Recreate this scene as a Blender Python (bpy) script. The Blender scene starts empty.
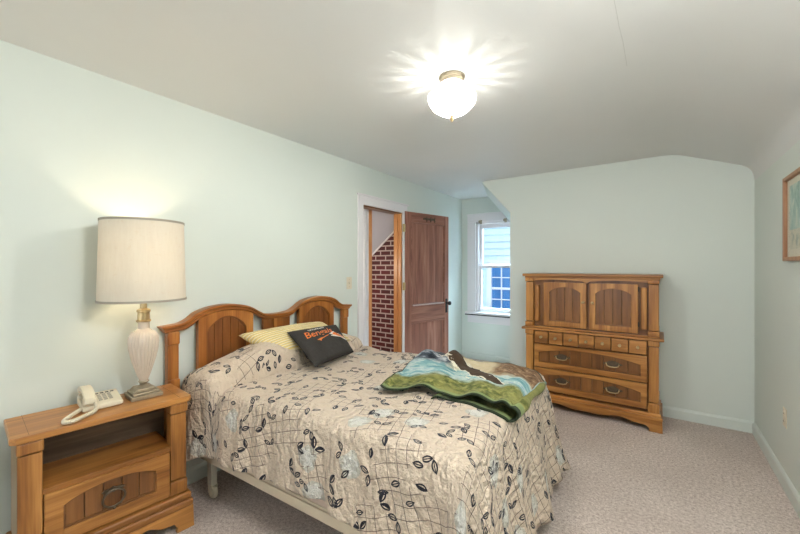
import bpy, bmesh, math, random
from mathutils import Vector, Matrix, noise
PI = math.pi
sc = bpy.context.scene
COL = sc.collection
random.seed(7)

# ------------------------------------------------------------------ camera, world, light, exposure
cam_d = bpy.data.cameras.new('camera')
cam_d.sensor_width = 36.0
cam_d.lens = 365 * 36 / 800
cam_d.clip_start = 0.02
cam = bpy.data.objects.new('camera', cam_d)
COL.objects.link(cam)
cam.location = (0, 0, 1.37)
cam.rotation_euler = (PI / 2, 0, math.radians(35.463))
sc.camera = cam

world = bpy.data.worlds.new('sky'); sc.world = world
world.use_nodes = True
bgn = world.node_tree.nodes['Background']
bgn.inputs[0].default_value = (0.62, 0.80, 1.0, 1)
bgn.inputs[1].default_value = 0.8

def light(name, kind, loc, energy, color, rot=(0, 0, 0), **kw):
    d = bpy.data.lights.new(name, kind); d.energy = energy; d.color = color
    for k, v in kw.items(): setattr(d, k, v)
    o = bpy.data.objects.new(name, d); COL.objects.link(o)
    o.location = loc; o.rotation_euler = rot
    return o

sun = light('sun', 'SUN', (-2, 0, 8), 0.7, (1.0, 0.96, 0.9), (math.radians(48), 0, math.radians(12)), angle=0.03)
# added front fill, standing in for window daylight; real daylight by the alcove window
light('front_fill_light', 'AREA', (-1.25, -3.46, 1.50), 18, (0.96, 0.98, 1.0), (math.radians(90), 0, 0),
      shape='RECTANGLE', size=1.6, size_y=1.6)
light('rear_fill_light', 'POINT', (0.28, 0.72, 2.13), 36, (0.99, 0.98, 0.97), shadow_soft_size=0.10)  # added fill above the camera, no fixture; lifts right wall, carpet and bed foot
light('alcove_window_daylight', 'AREA', (-1.9, 6.3, 3.3), 950, (0.62, 0.82, 1.0), (math.radians(-36), 0, 0),
      shape='RECTANGLE', size=1.6, size_y=1.2, spread=math.radians(80))

sc.view_settings.view_transform = 'Standard'
sc.view_settings.look = 'None'
sc.view_settings.gamma = 1
sc.view_settings.use_curve_mapping = False
sc.view_settings.exposure = 0.65

# ------------------------------------------------------------------ helpers: nodes
class N:
    def __init__(s, name):
        s.m = bpy.data.materials.new(name); s.m.use_nodes = True
        s.t = s.m.node_tree; s.t.nodes.clear()
        s.out = s.t.nodes.new('ShaderNodeOutputMaterial')
    def n(s, kind, **kw):
        x = s.t.nodes.new('ShaderNode' + kind)
        for k, v in kw.items(): setattr(x, k, v)
        return x
    def put(s, sock, v):
        if isinstance(v, bpy.types.NodeSocket): s.t.links.new(v, sock)
        elif v is not None: sock.default_value = v
    def math(s, op, a, b=None, c=None, clamp=False):
        x = s.n('Math', operation=op); x.use_clamp = clamp
        s.put(x.inputs[0], a); s.put(x.inputs[1], b)
        if c is not None: s.put(x.inputs[2], c)
        return x.outputs[0]
    def vmath(s, op, a, b=None):
        x = s.n('VectorMath', operation=op); s.put(x.inputs[0], a)
        if b is not None: s.put(x.inputs[1], b)
        return x.outputs[0]
    def mix(s, f, a, b, blend='MIX'):
        x = s.n('Mix', data_type='RGBA', blend_type=blend)
        s.put(x.inputs[0], f); s.put(x.inputs[6], a); s.put(x.inputs[7], b)
        return x.outputs[2]
    def ramp(s, f, stops, interp='LINEAR'):
        x = s.n('ValToRGB'); x.color_ramp.interpolation = interp
        e = x.color_ramp.elements
        while len(e) < len(stops): e.new(0.5)
        for k, (p, c) in zip(e, stops): k.position = p; k.color = (*c, 1) if len(c) == 3 else c
        s.put(x.inputs[0], f); return x.outputs[0]
    def coord(s, which='Object'): return s.n('TexCoord').outputs[which]
    def scale(s, v, sc_, loc=(0, 0, 0), rot=(0, 0, 0)):
        x = s.n('Mapping'); s.put(x.inputs[0], v)
        x.inputs[1].default_value = loc; x.inputs[2].default_value = rot; x.inputs[3].default_value = sc_
        return x.outputs[0]
    def noise(s, v, scale, detail=3, rough=0.5, dist=0, out=0):
        x = s.n('TexNoise'); s.put(x.inputs['Vector'], v); x.inputs['Scale'].default_value = scale
        x.inputs['Detail'].default_value = detail; x.inputs['Roughness'].default_value = rough
        x.inputs['Distortion'].default_value = dist
        return x.outputs[out]
    def sep(s, v):
        x = s.n('SeparateXYZ'); s.put(x.inputs[0], v); return x.outputs
    def comb(s, x_, y_, z_=0.0):
        x = s.n('CombineXYZ'); s.put(x.inputs[0], x_); s.put(x.inputs[1], y_); s.put(x.inputs[2], z_); return x.outputs[0]
    def bump(s, h, strength=0.2, dist=0.01):
        x = s.n('Bump'); x.inputs['Strength'].default_value = strength; x.inputs['Distance'].default_value = dist
        s.put(x.inputs['Height'], h); return x.outputs[0]
    def bsdf(s, color, rough=0.5, normal=None, metal=0.0, spec=None, **kw):
        x = s.n('BsdfPrincipled'); s.put(x.inputs['Base Color'], color if isinstance(color, bpy.types.NodeSocket) else (*color, 1))
        s.put(x.inputs['Roughness'], rough); x.inputs['Metallic'].default_value = metal
        if spec is not None: x.inputs['Specular IOR Level'].default_value = spec
        if normal is not None: s.put(x.inputs['Normal'], normal)
        for k, v in kw.items(): s.put(x.inputs[k], v)
        return x.outputs[0]
    def done(s, shader):
        s.t.links.new(shader, s.out.inputs[0]); return s.m

def plain(name, c, rough=0.5, metal=0.0, var=0.06, bscale=60, bstr=0.05, spec=None):
    n = N(name); co = n.coord()
    f = n.noise(co, bscale, 3)
    col = n.mix(f, (*[max(0, x * (1 - var)) for x in c], 1), (*[min(1, x * (1 + var)) for x in c], 1))
    return n.done(n.bsdf(col, rough, n.bump(f, bstr, 0.003), metal, spec))

def wood(name, dark, mid, light_, axis='X', rough=0.32, fine=1.0, planks=0.0, spec=0.5, line=True):
    n = N(name); co = n.coord()
    info = n.n('ObjectInfo')
    rnd = n.math('MULTIPLY', info.outputs['Random'], 7.0)
    co2 = n.vmath('ADD', co, n.comb(rnd, rnd, rnd))
    s = {'X': (1.2, 14, 14), 'Y': (14, 1.2, 14), 'Z': (14, 14, 1.2)}[axis]
    v = n.scale(co2, tuple(k * fine for k in s))
    big = n.noise(v, 1.0, 4, 0.55, 0.6)
    s2 = {'X': (4, 120, 120), 'Y': (120, 4, 120), 'Z': (120, 120, 4)}[axis]
    fine_n = n.noise(n.scale(co2, s2), 1.0, 2, 0.6)
    f = n.math('ADD', n.math('MULTIPLY', big, 0.8), n.math('MULTIPLY', fine_n, 0.25))
    col = n.ramp(f, [(0.30, dark), (0.50, mid), (0.70, light_)])
    tone = n.math('ADD', 0.92, n.math('MULTIPLY', info.outputs['Random'], 0.16))
    col = n.mix(1.0, col, n.comb(tone, tone, tone), 'MULTIPLY')
    rg = n.math('ADD', rough - 0.06, n.math('MULTIPLY', fine_n, 0.14))
    return n.done(n.bsdf(col, rg, n.bump(f, 0.08, 0.003), spec=spec))

# ------------------------------------------------------------------ helpers: geometry
class G:
    def __init__(s): s.bm = bmesh.new(); s.uv = None
    def _merge(s, t, mat=None):
        if mat is not None: bmesh.ops.transform(t, matrix=mat, verts=t.verts)
        me = bpy.data.meshes.new('tmp'); t.to_mesh(me); t.free()
        s.bm.from_mesh(me); bpy.data.meshes.remove(me); return s
    def box(s, x0, x1, y0, y1, z0, z1, bev=0.0, seg=2, mat=None):
        t = bmesh.new(); bmesh.ops.create_cube(t, size=1.0)
        for v in t.verts:
            v.co = Vector(((x0 + x1) / 2 + v.co.x * (x1 - x0), (y0 + y1) / 2 + v.co.y * (y1 - y0), (z0 + z1) / 2 + v.co.z * (z1 - z0)))
        if bev: bmesh.ops.bevel(t, geom=t.edges[:], offset=bev, segments=seg, affect='EDGES', profile=0.5)
        return s._merge(t, mat)
    def prism(s, poly, d0, d1, axis='y', bev=0.0, mat=None, seg=2):
        """poly: 2-D outline; axis 'y' -> (x,z) outline extruded along y, 'x' -> (y,z), 'z' -> (x,y)"""
        t = bmesh.new()
        P = {'y': lambda a, b, d: (a, d, b), 'x': lambda a, b, d: (d, a, b), 'z': lambda a, b, d: (a, b, d)}[axis]
        A = [t.verts.new(P(a, b, d0)) for a, b in poly]; B = [t.verts.new(P(a, b, d1)) for a, b in poly]
        t.faces.new(A); t.faces.new(B[::-1]); k = len(poly)
        for i in range(k): t.faces.new((A[i], B[i], B[(i + 1) % k], A[(i + 1) % k]))
        bmesh.ops.recalc_face_normals(t, faces=t.faces)
        if bev:
            es = [e for e in t.edges if len(e.link_faces) == 2 and any(len(f.verts) == k for f in e.link_faces) and k > 4] or t.edges[:]
            bmesh.ops.bevel(t, geom=es, offset=bev, segments=seg, affect='EDGES', profile=0.5)
        return s._merge(t, mat)
    def lathe(s, prof, seg=32, mat=None, cap=True, mod=None):
        t = bmesh.new(); rings = []
        for j, (r, z) in enumerate(prof):
            if r < 1e-6: rings.append([t.verts.new((0, 0, z))]); continue
            ring = []
            for i in range(seg):
                a = 2 * PI * i / seg; rr = r * (mod(i, j) if mod else 1)
                ring.append(t.verts.new((rr * math.cos(a), rr * math.sin(a), z)))
            rings.append(ring)
        for a, b in zip(rings, rings[1:]):
            if len(a) == 1 and len(b) == 1: continue
            for i in range(seg):
                k = (i + 1) % seg
                if len(a) == 1: t.faces.new((a[0], b[i], b[k]))
                elif len(b) == 1: t.faces.new((a[i], b[0], a[k]))
                else: t.faces.new((a[i], b[i], b[k], a[k]))
        if cap:
            for r in (rings[0], rings[-1]):
                if len(r) > 2: t.faces.new(r)
        bmesh.ops.recalc_face_normals(t, faces=t.faces)
        return s._merge(t, mat)
    def tube(s, pts, r, seg=8, closed=False, rad=None):
        t = bmesh.new(); pts = [Vector(p) for p in pts]; n = len(pts); rings = []; up = None
        for i, p in enumerate(pts):
            a = pts[i - 1] if (i or closed) else p; b = pts[(i + 1) % n] if (i < n - 1 or closed) else p
            d = (b - a).normalized()
            if up is None: up = d.orthogonal().normalized()
            up = (up - d * up.dot(d)).normalized(); w = d.cross(up)
            rr = rad(i / max(1, n - 1)) if rad else r
            rings.append([t.verts.new(p + (up * math.cos(2 * PI * k / seg) + w * math.sin(2 * PI * k / seg)) * rr) for k in range(seg)])
        m = n if closed else n - 1
        for i in range(m):
            A, B = rings[i], rings[(i + 1) % n]
            for k in range(seg): t.faces.new((A[k], A[(k + 1) % seg], B[(k + 1) % seg], B[k]))
        if not closed: t.faces.new(rings[0][::-1]); t.faces.new(rings[-1])
        bmesh.ops.recalc_face_normals(t, faces=t.faces)
        return s._merge(t)
    def grid(s, nu, nv, fn, uvfn=None, flip=False):
        """fn(i,j)->xyz for i<=nu, j<=nv; uvfn(i,j)->(u,v)"""
        uvl = s.bm.loops.layers.uv.verify() if uvfn else None
        V = [[s.bm.verts.new(fn(i, j)) for j in range(nv + 1)] for i in range(nu + 1)]
        for i in range(nu):
            for j in range(nv):
                q = [(i, j), (i + 1, j), (i + 1, j + 1), (i, j + 1)]
                if flip: q = q[::-1]
                try: f = s.bm.faces.new([V[a][b] for a, b in q])
                except ValueError: continue
                if uvl:
                    for lp, (a, b) in zip(f.loops, q): lp[uvl].uv = uvfn(a, b)
        return V
    def make(s, name, mat, parent=None, smooth=True, ang=38, label=None, kind=None, wn=True):
        bm = s.bm; bm.normal_update()
        if smooth:
            for f in bm.faces: f.smooth = True
            for e in bm.edges:
                if len(e.link_faces) == 2 and e.calc_face_angle(0) > math.radians(ang): e.smooth = False
        me = bpy.data.meshes.new(name); bm.to_mesh(me); bm.free()
        if mat: me.materials.append(mat)
        o = bpy.data.objects.new(name, me); COL.objects.link(o)
        if parent: o.parent = parent
        if smooth and wn and ang < 90:
            w = o.modifiers.new('weighted_normals', 'WEIGHTED_NORMAL'); w.keep_sharp = True
        if label: o['label'] = label
        if kind: o['kind'] = kind
        return o

def tag(o, label, cat, group=None):
    o['label'] = label; o['category'] = cat
    if group: o['group'] = group
    return o
def thing(name, label, cat, loc=(0, 0, 0), rz=0, group=None):
    o = bpy.data.objects.new(name, None); COL.objects.link(o); o.empty_display_size = 0.1
    o.location = loc; o.rotation_euler = (0, 0, rz)
    return tag(o, label, cat, group)
def struct(name, g, m, parent=None, smooth=False):
    o = g.make(name, m, parent, smooth)
    o['kind'] = 'structure'
    return o
def T(x, y, z, rx=0, ry=0, rz=0): return Matrix.Translation((x, y, z)) @ Matrix.Rotation(rz, 4, 'Z') @ Matrix.Rotation(ry, 4, 'Y') @ Matrix.Rotation(rx, 4, 'X')
def arc(x0, x1, z0, rise, n=14):
    """shallow arch points from (x0,z0) to (x1,z0), rising by rise in the middle"""
    return [(x0 + (x1 - x0) * i / n, z0 + rise * (1 - (2 * i / n - 1) ** 2) ** 0.85) for i in range(n + 1)]
def lerp(a, b, t): return a + (b - a) * t
def sstep(a, b, x):
    if a > b: return 1.0 - sstep(b, a, x)
    t = max(0.0, min(1.0, (x - a) / (b - a))); return t * t * (3 - 2 * t)

# ------------------------------------------------------------------ materials
def wall_paint(name, c):
    n = N(name); co = n.coord()
    f = n.noise(co, 1.3, 4, 0.6); g = n.noise(co, 90, 2)
    col = n.mix(f, (*[x * 0.965 for x in c], 1), (*[min(1, x * 1.03) for x in c], 1))
    return n.done(n.bsdf(col, 0.55, n.bump(g, 0.05, 0.002), spec=0.25))
M_wall = wall_paint('mint_wall_paint', (0.688, 0.740, 0.686))
M_ceil = wall_paint('ceiling_paint', (0.735, 0.738, 0.715))
M_white = plain('white_trim_paint', (0.80, 0.77, 0.78), 0.4, var=0.02)
M_mintrim = plain('mint_trim_paint', (0.68, 0.735, 0.685), 0.4, var=0.02)

def carpet():
    n = N('carpet_pile'); co = n.coord()
    big = n.noise(co, 1.6, 4, 0.6, 0.4); mid = n.noise(co, 62, 3, 0.75); fi = n.noise(co, 230, 2, 0.7)
    f = n.math('ADD', n.math('MULTIPLY', mid, 0.5), n.math('MULTIPLY', fi, 0.5))
    a = n.ramp(f, [(0.38, (0.33, 0.26, 0.225)), (0.5, (0.64, 0.55, 0.495)), (0.62, (0.90, 0.81, 0.75))])
    b = n.mix(n.math('MULTIPLY', n.ramp(big, [(0.35, (0, 0, 0)), (0.65, (1, 1, 1))]), 0.30), a, (0.38, 0.305, 0.262, 1))
    h = n.math('ADD', f, n.math('MULTIPLY', big, 0.6))
    return n.done(n.bsdf(b, 0.95, n.bump(h, 0.42, 0.010), spec=0.1))
M_carpet = carpet()

OAK = ((0.125, 0.040, 0.009), (0.345, 0.140, 0.031), (0.560, 0.270, 0.074))
M_oakX = wood('honey_oak_grain_x', *OAK, 'X'); M_oakY = wood('honey_oak_grain_y', *OAK, 'Y'); M_oakZ = wood('honey_oak_grain_z', *OAK, 'Z')
OAKD = ((0.080, 0.028, 0.008), (0.185, 0.073, 0.020), (0.265, 0.115, 0.034))
M_dkX = wood('dark_oak_grain_x', *OAKD, 'X'); M_dkZ = wood('dark_oak_grain_z', *OAKD, 'Z')
HB = ((0.130, 0.036, 0.007), (0.310, 0.105, 0.020), (0.480, 0.195, 0.044))
M_hbY = wood('headboard_oak_y', *HB, 'Y'); M_hbZ = wood('headboard_oak_z', *HB, 'Z')
HBD = ((0.095, 0.028, 0.007), (0.190, 0.062, 0.015), (0.255, 0.095, 0.024))
M_hbdZ = wood('headboard_panel_oak_z', *HBD, 'Z')
M_groove = plain('dark_wood_recess', (0.055, 0.026, 0.012), 0.6)
M_shelfback = wood('rough_brown_back_board', (0.06, 0.035, 0.02), (0.13, 0.085, 0.05), (0.22, 0.15, 0.095), 'X', 0.6)
DOOR = ((0.120, 0.045, 0.030), (0.265, 0.108, 0.070), (0.430, 0.210, 0.145))
M_doorZ = wood('worn_walnut_z', *DOOR, 'Z', 0.42); M_doorX = wood('worn_walnut_x', *DOOR, 'X', 0.42)
JAMB = ((0.36, 0.13, 0.040), (0.54, 0.225, 0.075), (0.68, 0.34, 0.13))
M_jamb = wood('orange_varnished_pine', *JAMB, 'Z', 0.35)
M_brass = plain('antique_brass', (0.56, 0.43, 0.24), 0.32, 0.9, 0.2)
M_dkbrass = plain('darkened_brass', (0.13, 0.10, 0.07), 0.42, 0.7, 0.3)
M_pewter = plain('tarnished_pewter', (0.38, 0.32, 0.23), 0.45, 0.6, 0.25, 40, 0.2)
M_black = plain('black_metal', (0.03, 0.028, 0.026), 0.45, 0.3)
M_ivory = plain('ivory_plastic', (0.72, 0.65, 0.50), 0.35, var=0.03)
M_button = plain('grey_button_plastic', (0.40, 0.37, 0.30), 0.4, var=0.03)
M_urn = plain('cream_ceramic', (0.60, 0.51, 0.42), 0.2, var=0.04)
M_cream = plain('cream_steel', (0.66, 0.56, 0.42), 0.45, var=0.05)
M_ticking = plain('box_spring_ticking', (0.60, 0.47, 0.39), 0.85, var=0.05)

# ------------------------------------------------------------------ room shell
LW0, LWk = -2.421, -0.0082                       # left wall: X = LW0 + LWk*Y
def lw(y): return LW0 + LWk * y
YB, YE, XR, YF, H = 4.145, 5.085, 0.635, -3.40, 2.395
D0, D1, DZ = 2.775, 3.482, 2.00                 # doorway
def lwprism(g, y0, y1, z0, z1, th=0.11, off=0.0):
    t = [(lw(y0) + off, y0), (lw(y1) + off, y1), (lw(y1) - th, y1), (lw(y0) - th, y0)]
    g.prism(t, z0, z1, 'z'); return g
g = G(); lwprism(g, YF - 0.1, D0, 0, H + 0.1); lwprism(g, D1, YE + 0.1, 0, H + 0.1); lwprism(g, D0, D1, DZ, H + 0.1)
struct('wall_left', g, M_wall)
g = G(); g.prism([(-3.9, YF - 0.1), (XR + 0.1, YF - 0.1), (XR + 0.1, YE + 0.1), (-3.9, YE + 0.1)], -0.12, 0.0, 'z')
struct('floor', g, M_carpet)
bend = [(0.00, 2.395), (0.07, 2.392), (0.12, 2.384), (0.17, 2.370), (0.545, 2.225), (0.585, 2.204), (0.612, 2.175), (0.628, 2.135), (XR, 2.08)]
g = G(); g.prism([(-2.58, H)] + bend + [(XR + 0.1, 2.08), (XR + 0.1, 2.6), (-2.58, 2.6)], YF - 0.1, YB + 0.001, 'y')
g.prism([(-2.58, H), (-1.70, H), (-1.70, 2.6), (-2.58, 2.6)], YB, YE + 0.1, 'y')
o = struct('ceiling', g, M_ceil, smooth=True)
g = G(); g.prism([(-1.402, 0), (-1.402, 1.992), (-1.748, H)] + bend + [(XR, 0)], YB, YB + 0.06, 'y')
struct('wall_back', g, M_wall)
g = G(); g.box(XR, XR + 0.1, YF - 0.1, YB + 0.1, 0, 2.3); struct('wall_right', g, M_wall)
# alcove: end wall with window hole, splayed right wall, sloped soffit
WX0, WX1, WZ0, WZ1 = -2.235, -1.655, 0.715, 2.035
g = G()
g.box(-2.56, WX0, YE, YE + 0.12, 0, H + 0.1); g.box(WX1, -1.2, YE, YE + 0.12, 0, H + 0.1)
g.box(WX0, WX1, YE, YE + 0.12, 0, WZ0); g.box(WX0, WX1, YE, YE + 0.12, WZ1, H + 0.1)
struct('wall_alcove_end', g, M_wall)
g = G()
g.box(-4.5, WX0, YE + 0.121, YE + 0.14, -1, 3); g.box(WX1, 0.8, YE + 0.121, YE + 0.14, -1, 3); g.box(WX0, WX1, YE + 0.121, YE + 0.14, -1, WZ0); g.box(WX0, WX1, YE + 0.121, YE + 0.14, WZ1, 3)
struct('exterior_bounce_cut', g, plain('dark_brown_absorber', (0.06, 0.045, 0.04), 0.8))  # added unseen dark sheet that cuts light bouncing onto the house opposite
g = G(); g.prism([(-1.402, YB + 0.03), (-1.50, YE), (-1.38, YE), (-1.28, YB + 0.03)], 0, 2.1, 'z'); struct('wall_alcove_right', g, M_wall)
g = G()
fr = [(-1.748, H), (-1.402, 1.992)]; bk = [(-2.045, H), (-1.70, 1.985)]
g.grid(1, 1, lambda i, j: ((fr, bk)[j][i][0], (YB + 0.02, YE)[j], (fr, bk)[j][i][1]))
g.grid(1, 1, lambda i, j: ((-1.402, -1.25)[i], YB + 0.02, 1.992) if j == 0 else ((-1.70, -1.25)[i], YE, 1.985))
g.grid(1, 1, lambda i, j: ((-1.748, -1.2)[i], YB + 0.02, H) if j == 0 else ((-2.045, -1.2)[i], YE, H + 0.05))
struct('wall_alcove_soffit', g, M_wall)
# front wall behind the photographer, with an opening added for the front fill
g = G(); g.box(-2.6, -2.07, YF - 0.1, YF, 0, 2.5); g.box(-0.43, XR + 0.1, YF - 0.1, YF, 0, 2.5)
g.box(-2.07, -0.43, YF - 0.1, YF, 0, 0.68); g.box(-2.07, -0.43, YF - 0.1, YF, 2.32, 2.5)
struct('wall_front', g, M_wall)

def bboard(name, a, b, nx, ny, h=0.095, th=0.016):
    g = G(); prof = [(0, 0), (th, 0), (th, h - 0.018), (th * 0.5, h - 0.004), (0.002, h), (0, h)]
    g.grid(1, len(prof) - 1, lambda i, j: ((a, b)[i][0] + nx * prof[j][0], (a, b)[i][1] + ny * prof[j][0], prof[j][1]))
    bmesh.ops.recalc_face_normals(g.bm, faces=g.bm.faces)
    struct(name, g, M_mintrim)
bboard('baseboard_back', (-1.402, YB), (XR, YB), 0, -1)
bboard('baseboard_right', (XR, YF), (XR, YB), -1, 0)
bboard('baseboard_alcove', (-2.462, YE), (-1.5, YE), 0, -1)
bboard('baseboard_left', (lw(YF), YF), (lw(D0 - 0.07), D0 - 0.07), 1, 0)
bboard('baseboard_left_2', (lw(D1 + 0.1), D1 + 0.1), (lw(YE), YE), 1, 0)

# fine crack in the ceiling plaster
g = G(); g.tube([(-0.144, 1.579, 2.394), (-0.142, 1.714, 2.394), (-0.142, 1.804, 2.394), (-0.137, 1.943, 2.394), (-0.137, 2.058, 2.394), (-0.137, 2.187, 2.394)], 0.0007, 5); struct('ceiling_crack', g, plain('crack_shadow_gap', (0.50, 0.50, 0.47), 0.9))
# ------------------------------------------------------------------ doorway
def casing_box(g, y0, y1, z0, z1, out0, out1, bev=0.003):
    x = lw((y0 + y1) / 2); g.box(x + out0, x + out1, y0, y1, z0, z1, bev)
g = G()
casing_box(g, D0 - 0.072, D0, 0, DZ + 0.09, -0.01, 0.018); casing_box(g, D1, D1 + 0.085, 0, DZ + 0.09, -0.01, 0.018)
casing_box(g, D0 + 0.0005, D1 - 0.0005, DZ, DZ + 0.09, -0.01, 0.018)
casing_box(g, D0 - 0.085, D1 + 0.10, DZ + 0.09, DZ + 0.105, -0.01, 0.028)
g.box(lw(D0) - 0.112, lw(D0) + 0.0, D0 + 0.001, D0 + 0.012, 0, DZ - 0.012)
struct('trim_1', g, M_white, smooth=True)
g = G(); x = lw(D1)
g.box(x - 0.105, x - 0.002, D1 - 0.024, D1 - 0.001, 0, DZ, 0.002)
g.box(x - 0.075, x - 0.045, D1 - 0.036, D1 - 0.024, 0, DZ - 0.012, 0.002)
struct('trim_2', g, M_jamb, smooth=True)
g = G(); g.box(x - 0.112, x - 0.002, D0 + 0.012, D1 - 0.024, DZ - 0.012, DZ - 0.001); struct('trim_6', g, M_dkX)
# boards standing just inside the doorway
g = G(); g.box(-2.632, -2.60, 2.985, 3.028, 0, 2.2, 0.003); g.box(-2.632, -2.605, 3.044, 3.066, 0, 2.2, 0.003)
g.box(-2.64, -2.622, 3.028, 3.044, 0, 2.2); struct('trim_3', g, M_white)
g = G(); g.box(-2.64, -2.60, 3.066, 3.118, 0, 2.2, 0.004); struct('trim_4', g, M_jamb)
# brick wall of the stairwell, and the sloped plaster above it
def brick():
    n = N('red_brick'); co = n.coord(); s = n.sep(co)
    v = n.comb(s[0], s[2], 0.0)
    b = n.n('TexBrick'); n.put(b.inputs['Vector'], v)
    b.inputs['Scale'].default_value = 1.0; b.inputs['Mortar Size'].default_value = 0.009; b.inputs['Mortar Smooth'].default_value = 0.2
    b.inputs['Brick Width'].default_value = 0.160; b.inputs['Row Height'].default_value = 0.0605; b.inputs['Bias'].default_value = -0.1
    b.inputs['Color1'].default_value = (0.105, 0.010, 0.012, 1); b.inputs['Color2'].default_value = (0.035, 0.006, 0.008, 1)
    b.inputs['Mortar'].default_value = (0.55, 0.45, 0.41, 1)
    f = n.noise(co, 40, 4, 0.7)
    col = n.mix(n.math('MULTIPLY', f, 0.35), b.outputs[0], (0.15, 0.022, 0.022, 1))
    h = n.math('SUBTRACT', n.math('MULTIPLY', f, 0.3), b.outputs['Fac'])
    return n.done(n.bsdf(col, 0.6, n.bump(h, 0.6, 0.008)))
g = G(); g.box(-3.9, -2.56, 3.62, 3.74, 0, 2.3); struct('wall_stair_brick', g, brick())
g = G()
def sl(x): return 1.852 + 0.80 * (x + 2.62)
g.grid(1, 1, lambda i, j: ((-3.9, -2.545)[i], 3.63, (sl(-3.9), sl(-2.545))[i]) if j == 0 else ((-3.9, -2.545)[i], 2.75, 2.30))
g.grid(1, 1, lambda i, j: ((-3.9, -2.545)[i], (2.1, 2.75)[j], 2.30))
struct('ceiling_stair', g, plain('grey_plaster', (0.52, 0.50, 0.54), 0.6, var=0.03))
g = G(); g.box(-3.9, -2.55, 2.1, 2.2, 0, 2.3); g.box(-4.0, -3.9, 2.1, 3.74, 0, 2.3); struct('wall_stair', g, M_white)
g = G(); g.prism([(-3.9, sl(-3.9)), (-2.545, sl(-2.545)), (-2.545, sl(-2.545) - 0.022), (-3.9, sl(-3.9) - 0.022)], 3.605, 3.622, 'y'); struct('trim_5', g, M_white)
light('stairwell_bulb', 'POINT', (-3.0, 2.75, 1.35), 7, (1.0, 0.86, 0.70), shadow_soft_size=0.06)

# door leaf, hinged on the far jamb and swung back along the wall
LWD = 0.765
hinge = Vector((lw(D1 + 0.03) + 0.022, D1 + 0.025, 0))
door = bpy.data.objects.new('door_1', None); COL.objects.link(door); door['kind'] = 'structure'
door.location = hinge; door.rotation_euler = (0, 0, math.radians(90 - 13.5))
# local: x along the leaf, -y faces the room
g = G(); th = 0.036; st = 0.105
g.box(0, st, 0, th, 0.012, 2.025, 0.003); g.box(LWD - st * 0.72, LWD, 0, th, 0.012, 2.025, 0.003)
g.make('stile', M_doorZ, door)
g = G(); 
for z0, z1 in ((1.905, 2.025), (0.70, 0.915), (0.012, 0.26)): g.box(st, LWD - st * 0.72, 0, th, z0, z1, 0.003)
g.make('rail', M_doorX, door)
for z0, z1 in ((0.915, 1.905), (0.26, 0.70)):
    g = G(); g.box(st - 0.004, LWD - st * 0.72 + 0.004, 0.012, 0.024, z0 - 0.004, z1 + 0.004); pn = g.make('door_panel', M_doorZ, door)
    g = G(); x0, x1 = st, LWD - st * 0.72; w = 0.012
    g.box(x0, x0 + w, 0.004, 0.013, z0, z1, 0.003); g.box(x1 - w, x1, 0.004, 0.013, z0, z1, 0.003)
    g.box(x0, x1, 0.004, 0.013, z0, z0 + w, 0.003); g.box(x0, x1, 0.004, 0.013, z1 - w, z1, 0.003)
    g.make('panel_moulding', M_doorX, pn)
g = G(); g.box(st + 0.02, LWD - st * 0.72 - 0.01, -0.004, 0.006, 0.902, 0.918, 0.002); g.make('highlight_ledge', plain('pale_highlight_wood', (0.46, 0.36, 0.32), 0.5, var=0.2), door)  # paler strip: highlight on the rail edge put into the colour
g = G(); g.box(LWD - 0.062, LWD - 0.024, -0.004, 0.001, 0.78, 0.96, 0.002); kp = g.make('lock_plate', M_black, door)
g = G(); g.lathe([(0.0, 0), (0.012, 0.0), (0.010, 0.03), (0.018, 0.038), (0.027, 0.050), (0.026, 0.062), (0.015, 0.070), (0, 0.071)], 20, T(LWD - 0.043, -0.003, 0.905, rx=PI / 2)); g.make('door_knob', M_black, door)
for z in (1.78, 1.10, 0.22):
    g = G(); g.lathe([(0.007, 0), (0.007, 0.09)], 12, T(-0.006, -0.006, z)); g.box(-0.04, 0.0, -0.008, -0.003, z, z + 0.09); g.make('hinge', M_brass, door)
g = G()
g.box(0.30, 0.50, -0.006, 0.001, 1.948, 1.975, 0.002)
for x in (0.33, 0.40, 0.47): g.tube([(x, -0.004, 1.965), (x, -0.03, 1.958), (x, -0.038, 1.935), (x, -0.03, 1.922), (x, -0.036, 1.985)], 0.0045)
tag(g.make('coat_hook_rail', M_dkbrass), 'small metal coat hook strip near the top of the brown door', 'hook rail')
hk = bpy.data.objects['coat_hook_rail']; hk.location = hinge; hk.rotation_euler = door.rotation_euler

# ------------------------------------------------------------------ alcove window
def glass(name, tint=(0.93, 0.98, 1.0), refl=0.8):
    n = N(name)
    tr = n.n('BsdfTransparent'); tr.inputs[0].default_value = (*tint, 1)
    gl = n.n('BsdfGlossy'); gl.inputs['Roughness'].default_value = 0.02
    fr_ = n.n('Fresnel'); fr_.inputs[0].default_value = 1.45
    mx = n.n('MixShader'); n.put(mx.inputs[0], n.math('MULTIPLY', fr_.outputs[0], refl)); n.put(mx.inputs[1], tr.outputs[0]); n.put(mx.inputs[2], gl.outputs[0])
    return n.done(mx.outputs[0])
M_glass = glass('window_glass')
win = bpy.data.objects.new('window_1', None); COL.objects.link(win); win['kind'] = 'structure'; win.location = (0, YE, 0)
CX0, CX1 = -2.362, -1.53
g = G()
g.box(CX0, WX0, -0.022, 0.0, 0.70, 2.035, 0.003); g.box(WX1, CX1, -0.022, 0.0, 0.70, 2.035, 0.003)
g.box(CX0, CX1, -0.022, 0.0, 2.035, 2.145, 0.003); g.box(CX0 - 0.01, CX1, -0.03, 0.0, 2.140, 2.158, 0.003)
g.box(CX0, CX1, -0.018, 0.0, 0.545, 0.655, 0.003)
g.make('casing', M_white, win)
g = G(); g.box(CX0 - 0.03, CX1, -0.055, 0.03, 0.672, 0.705, 0.006); g.make('window_stool', M_white, win)
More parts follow.
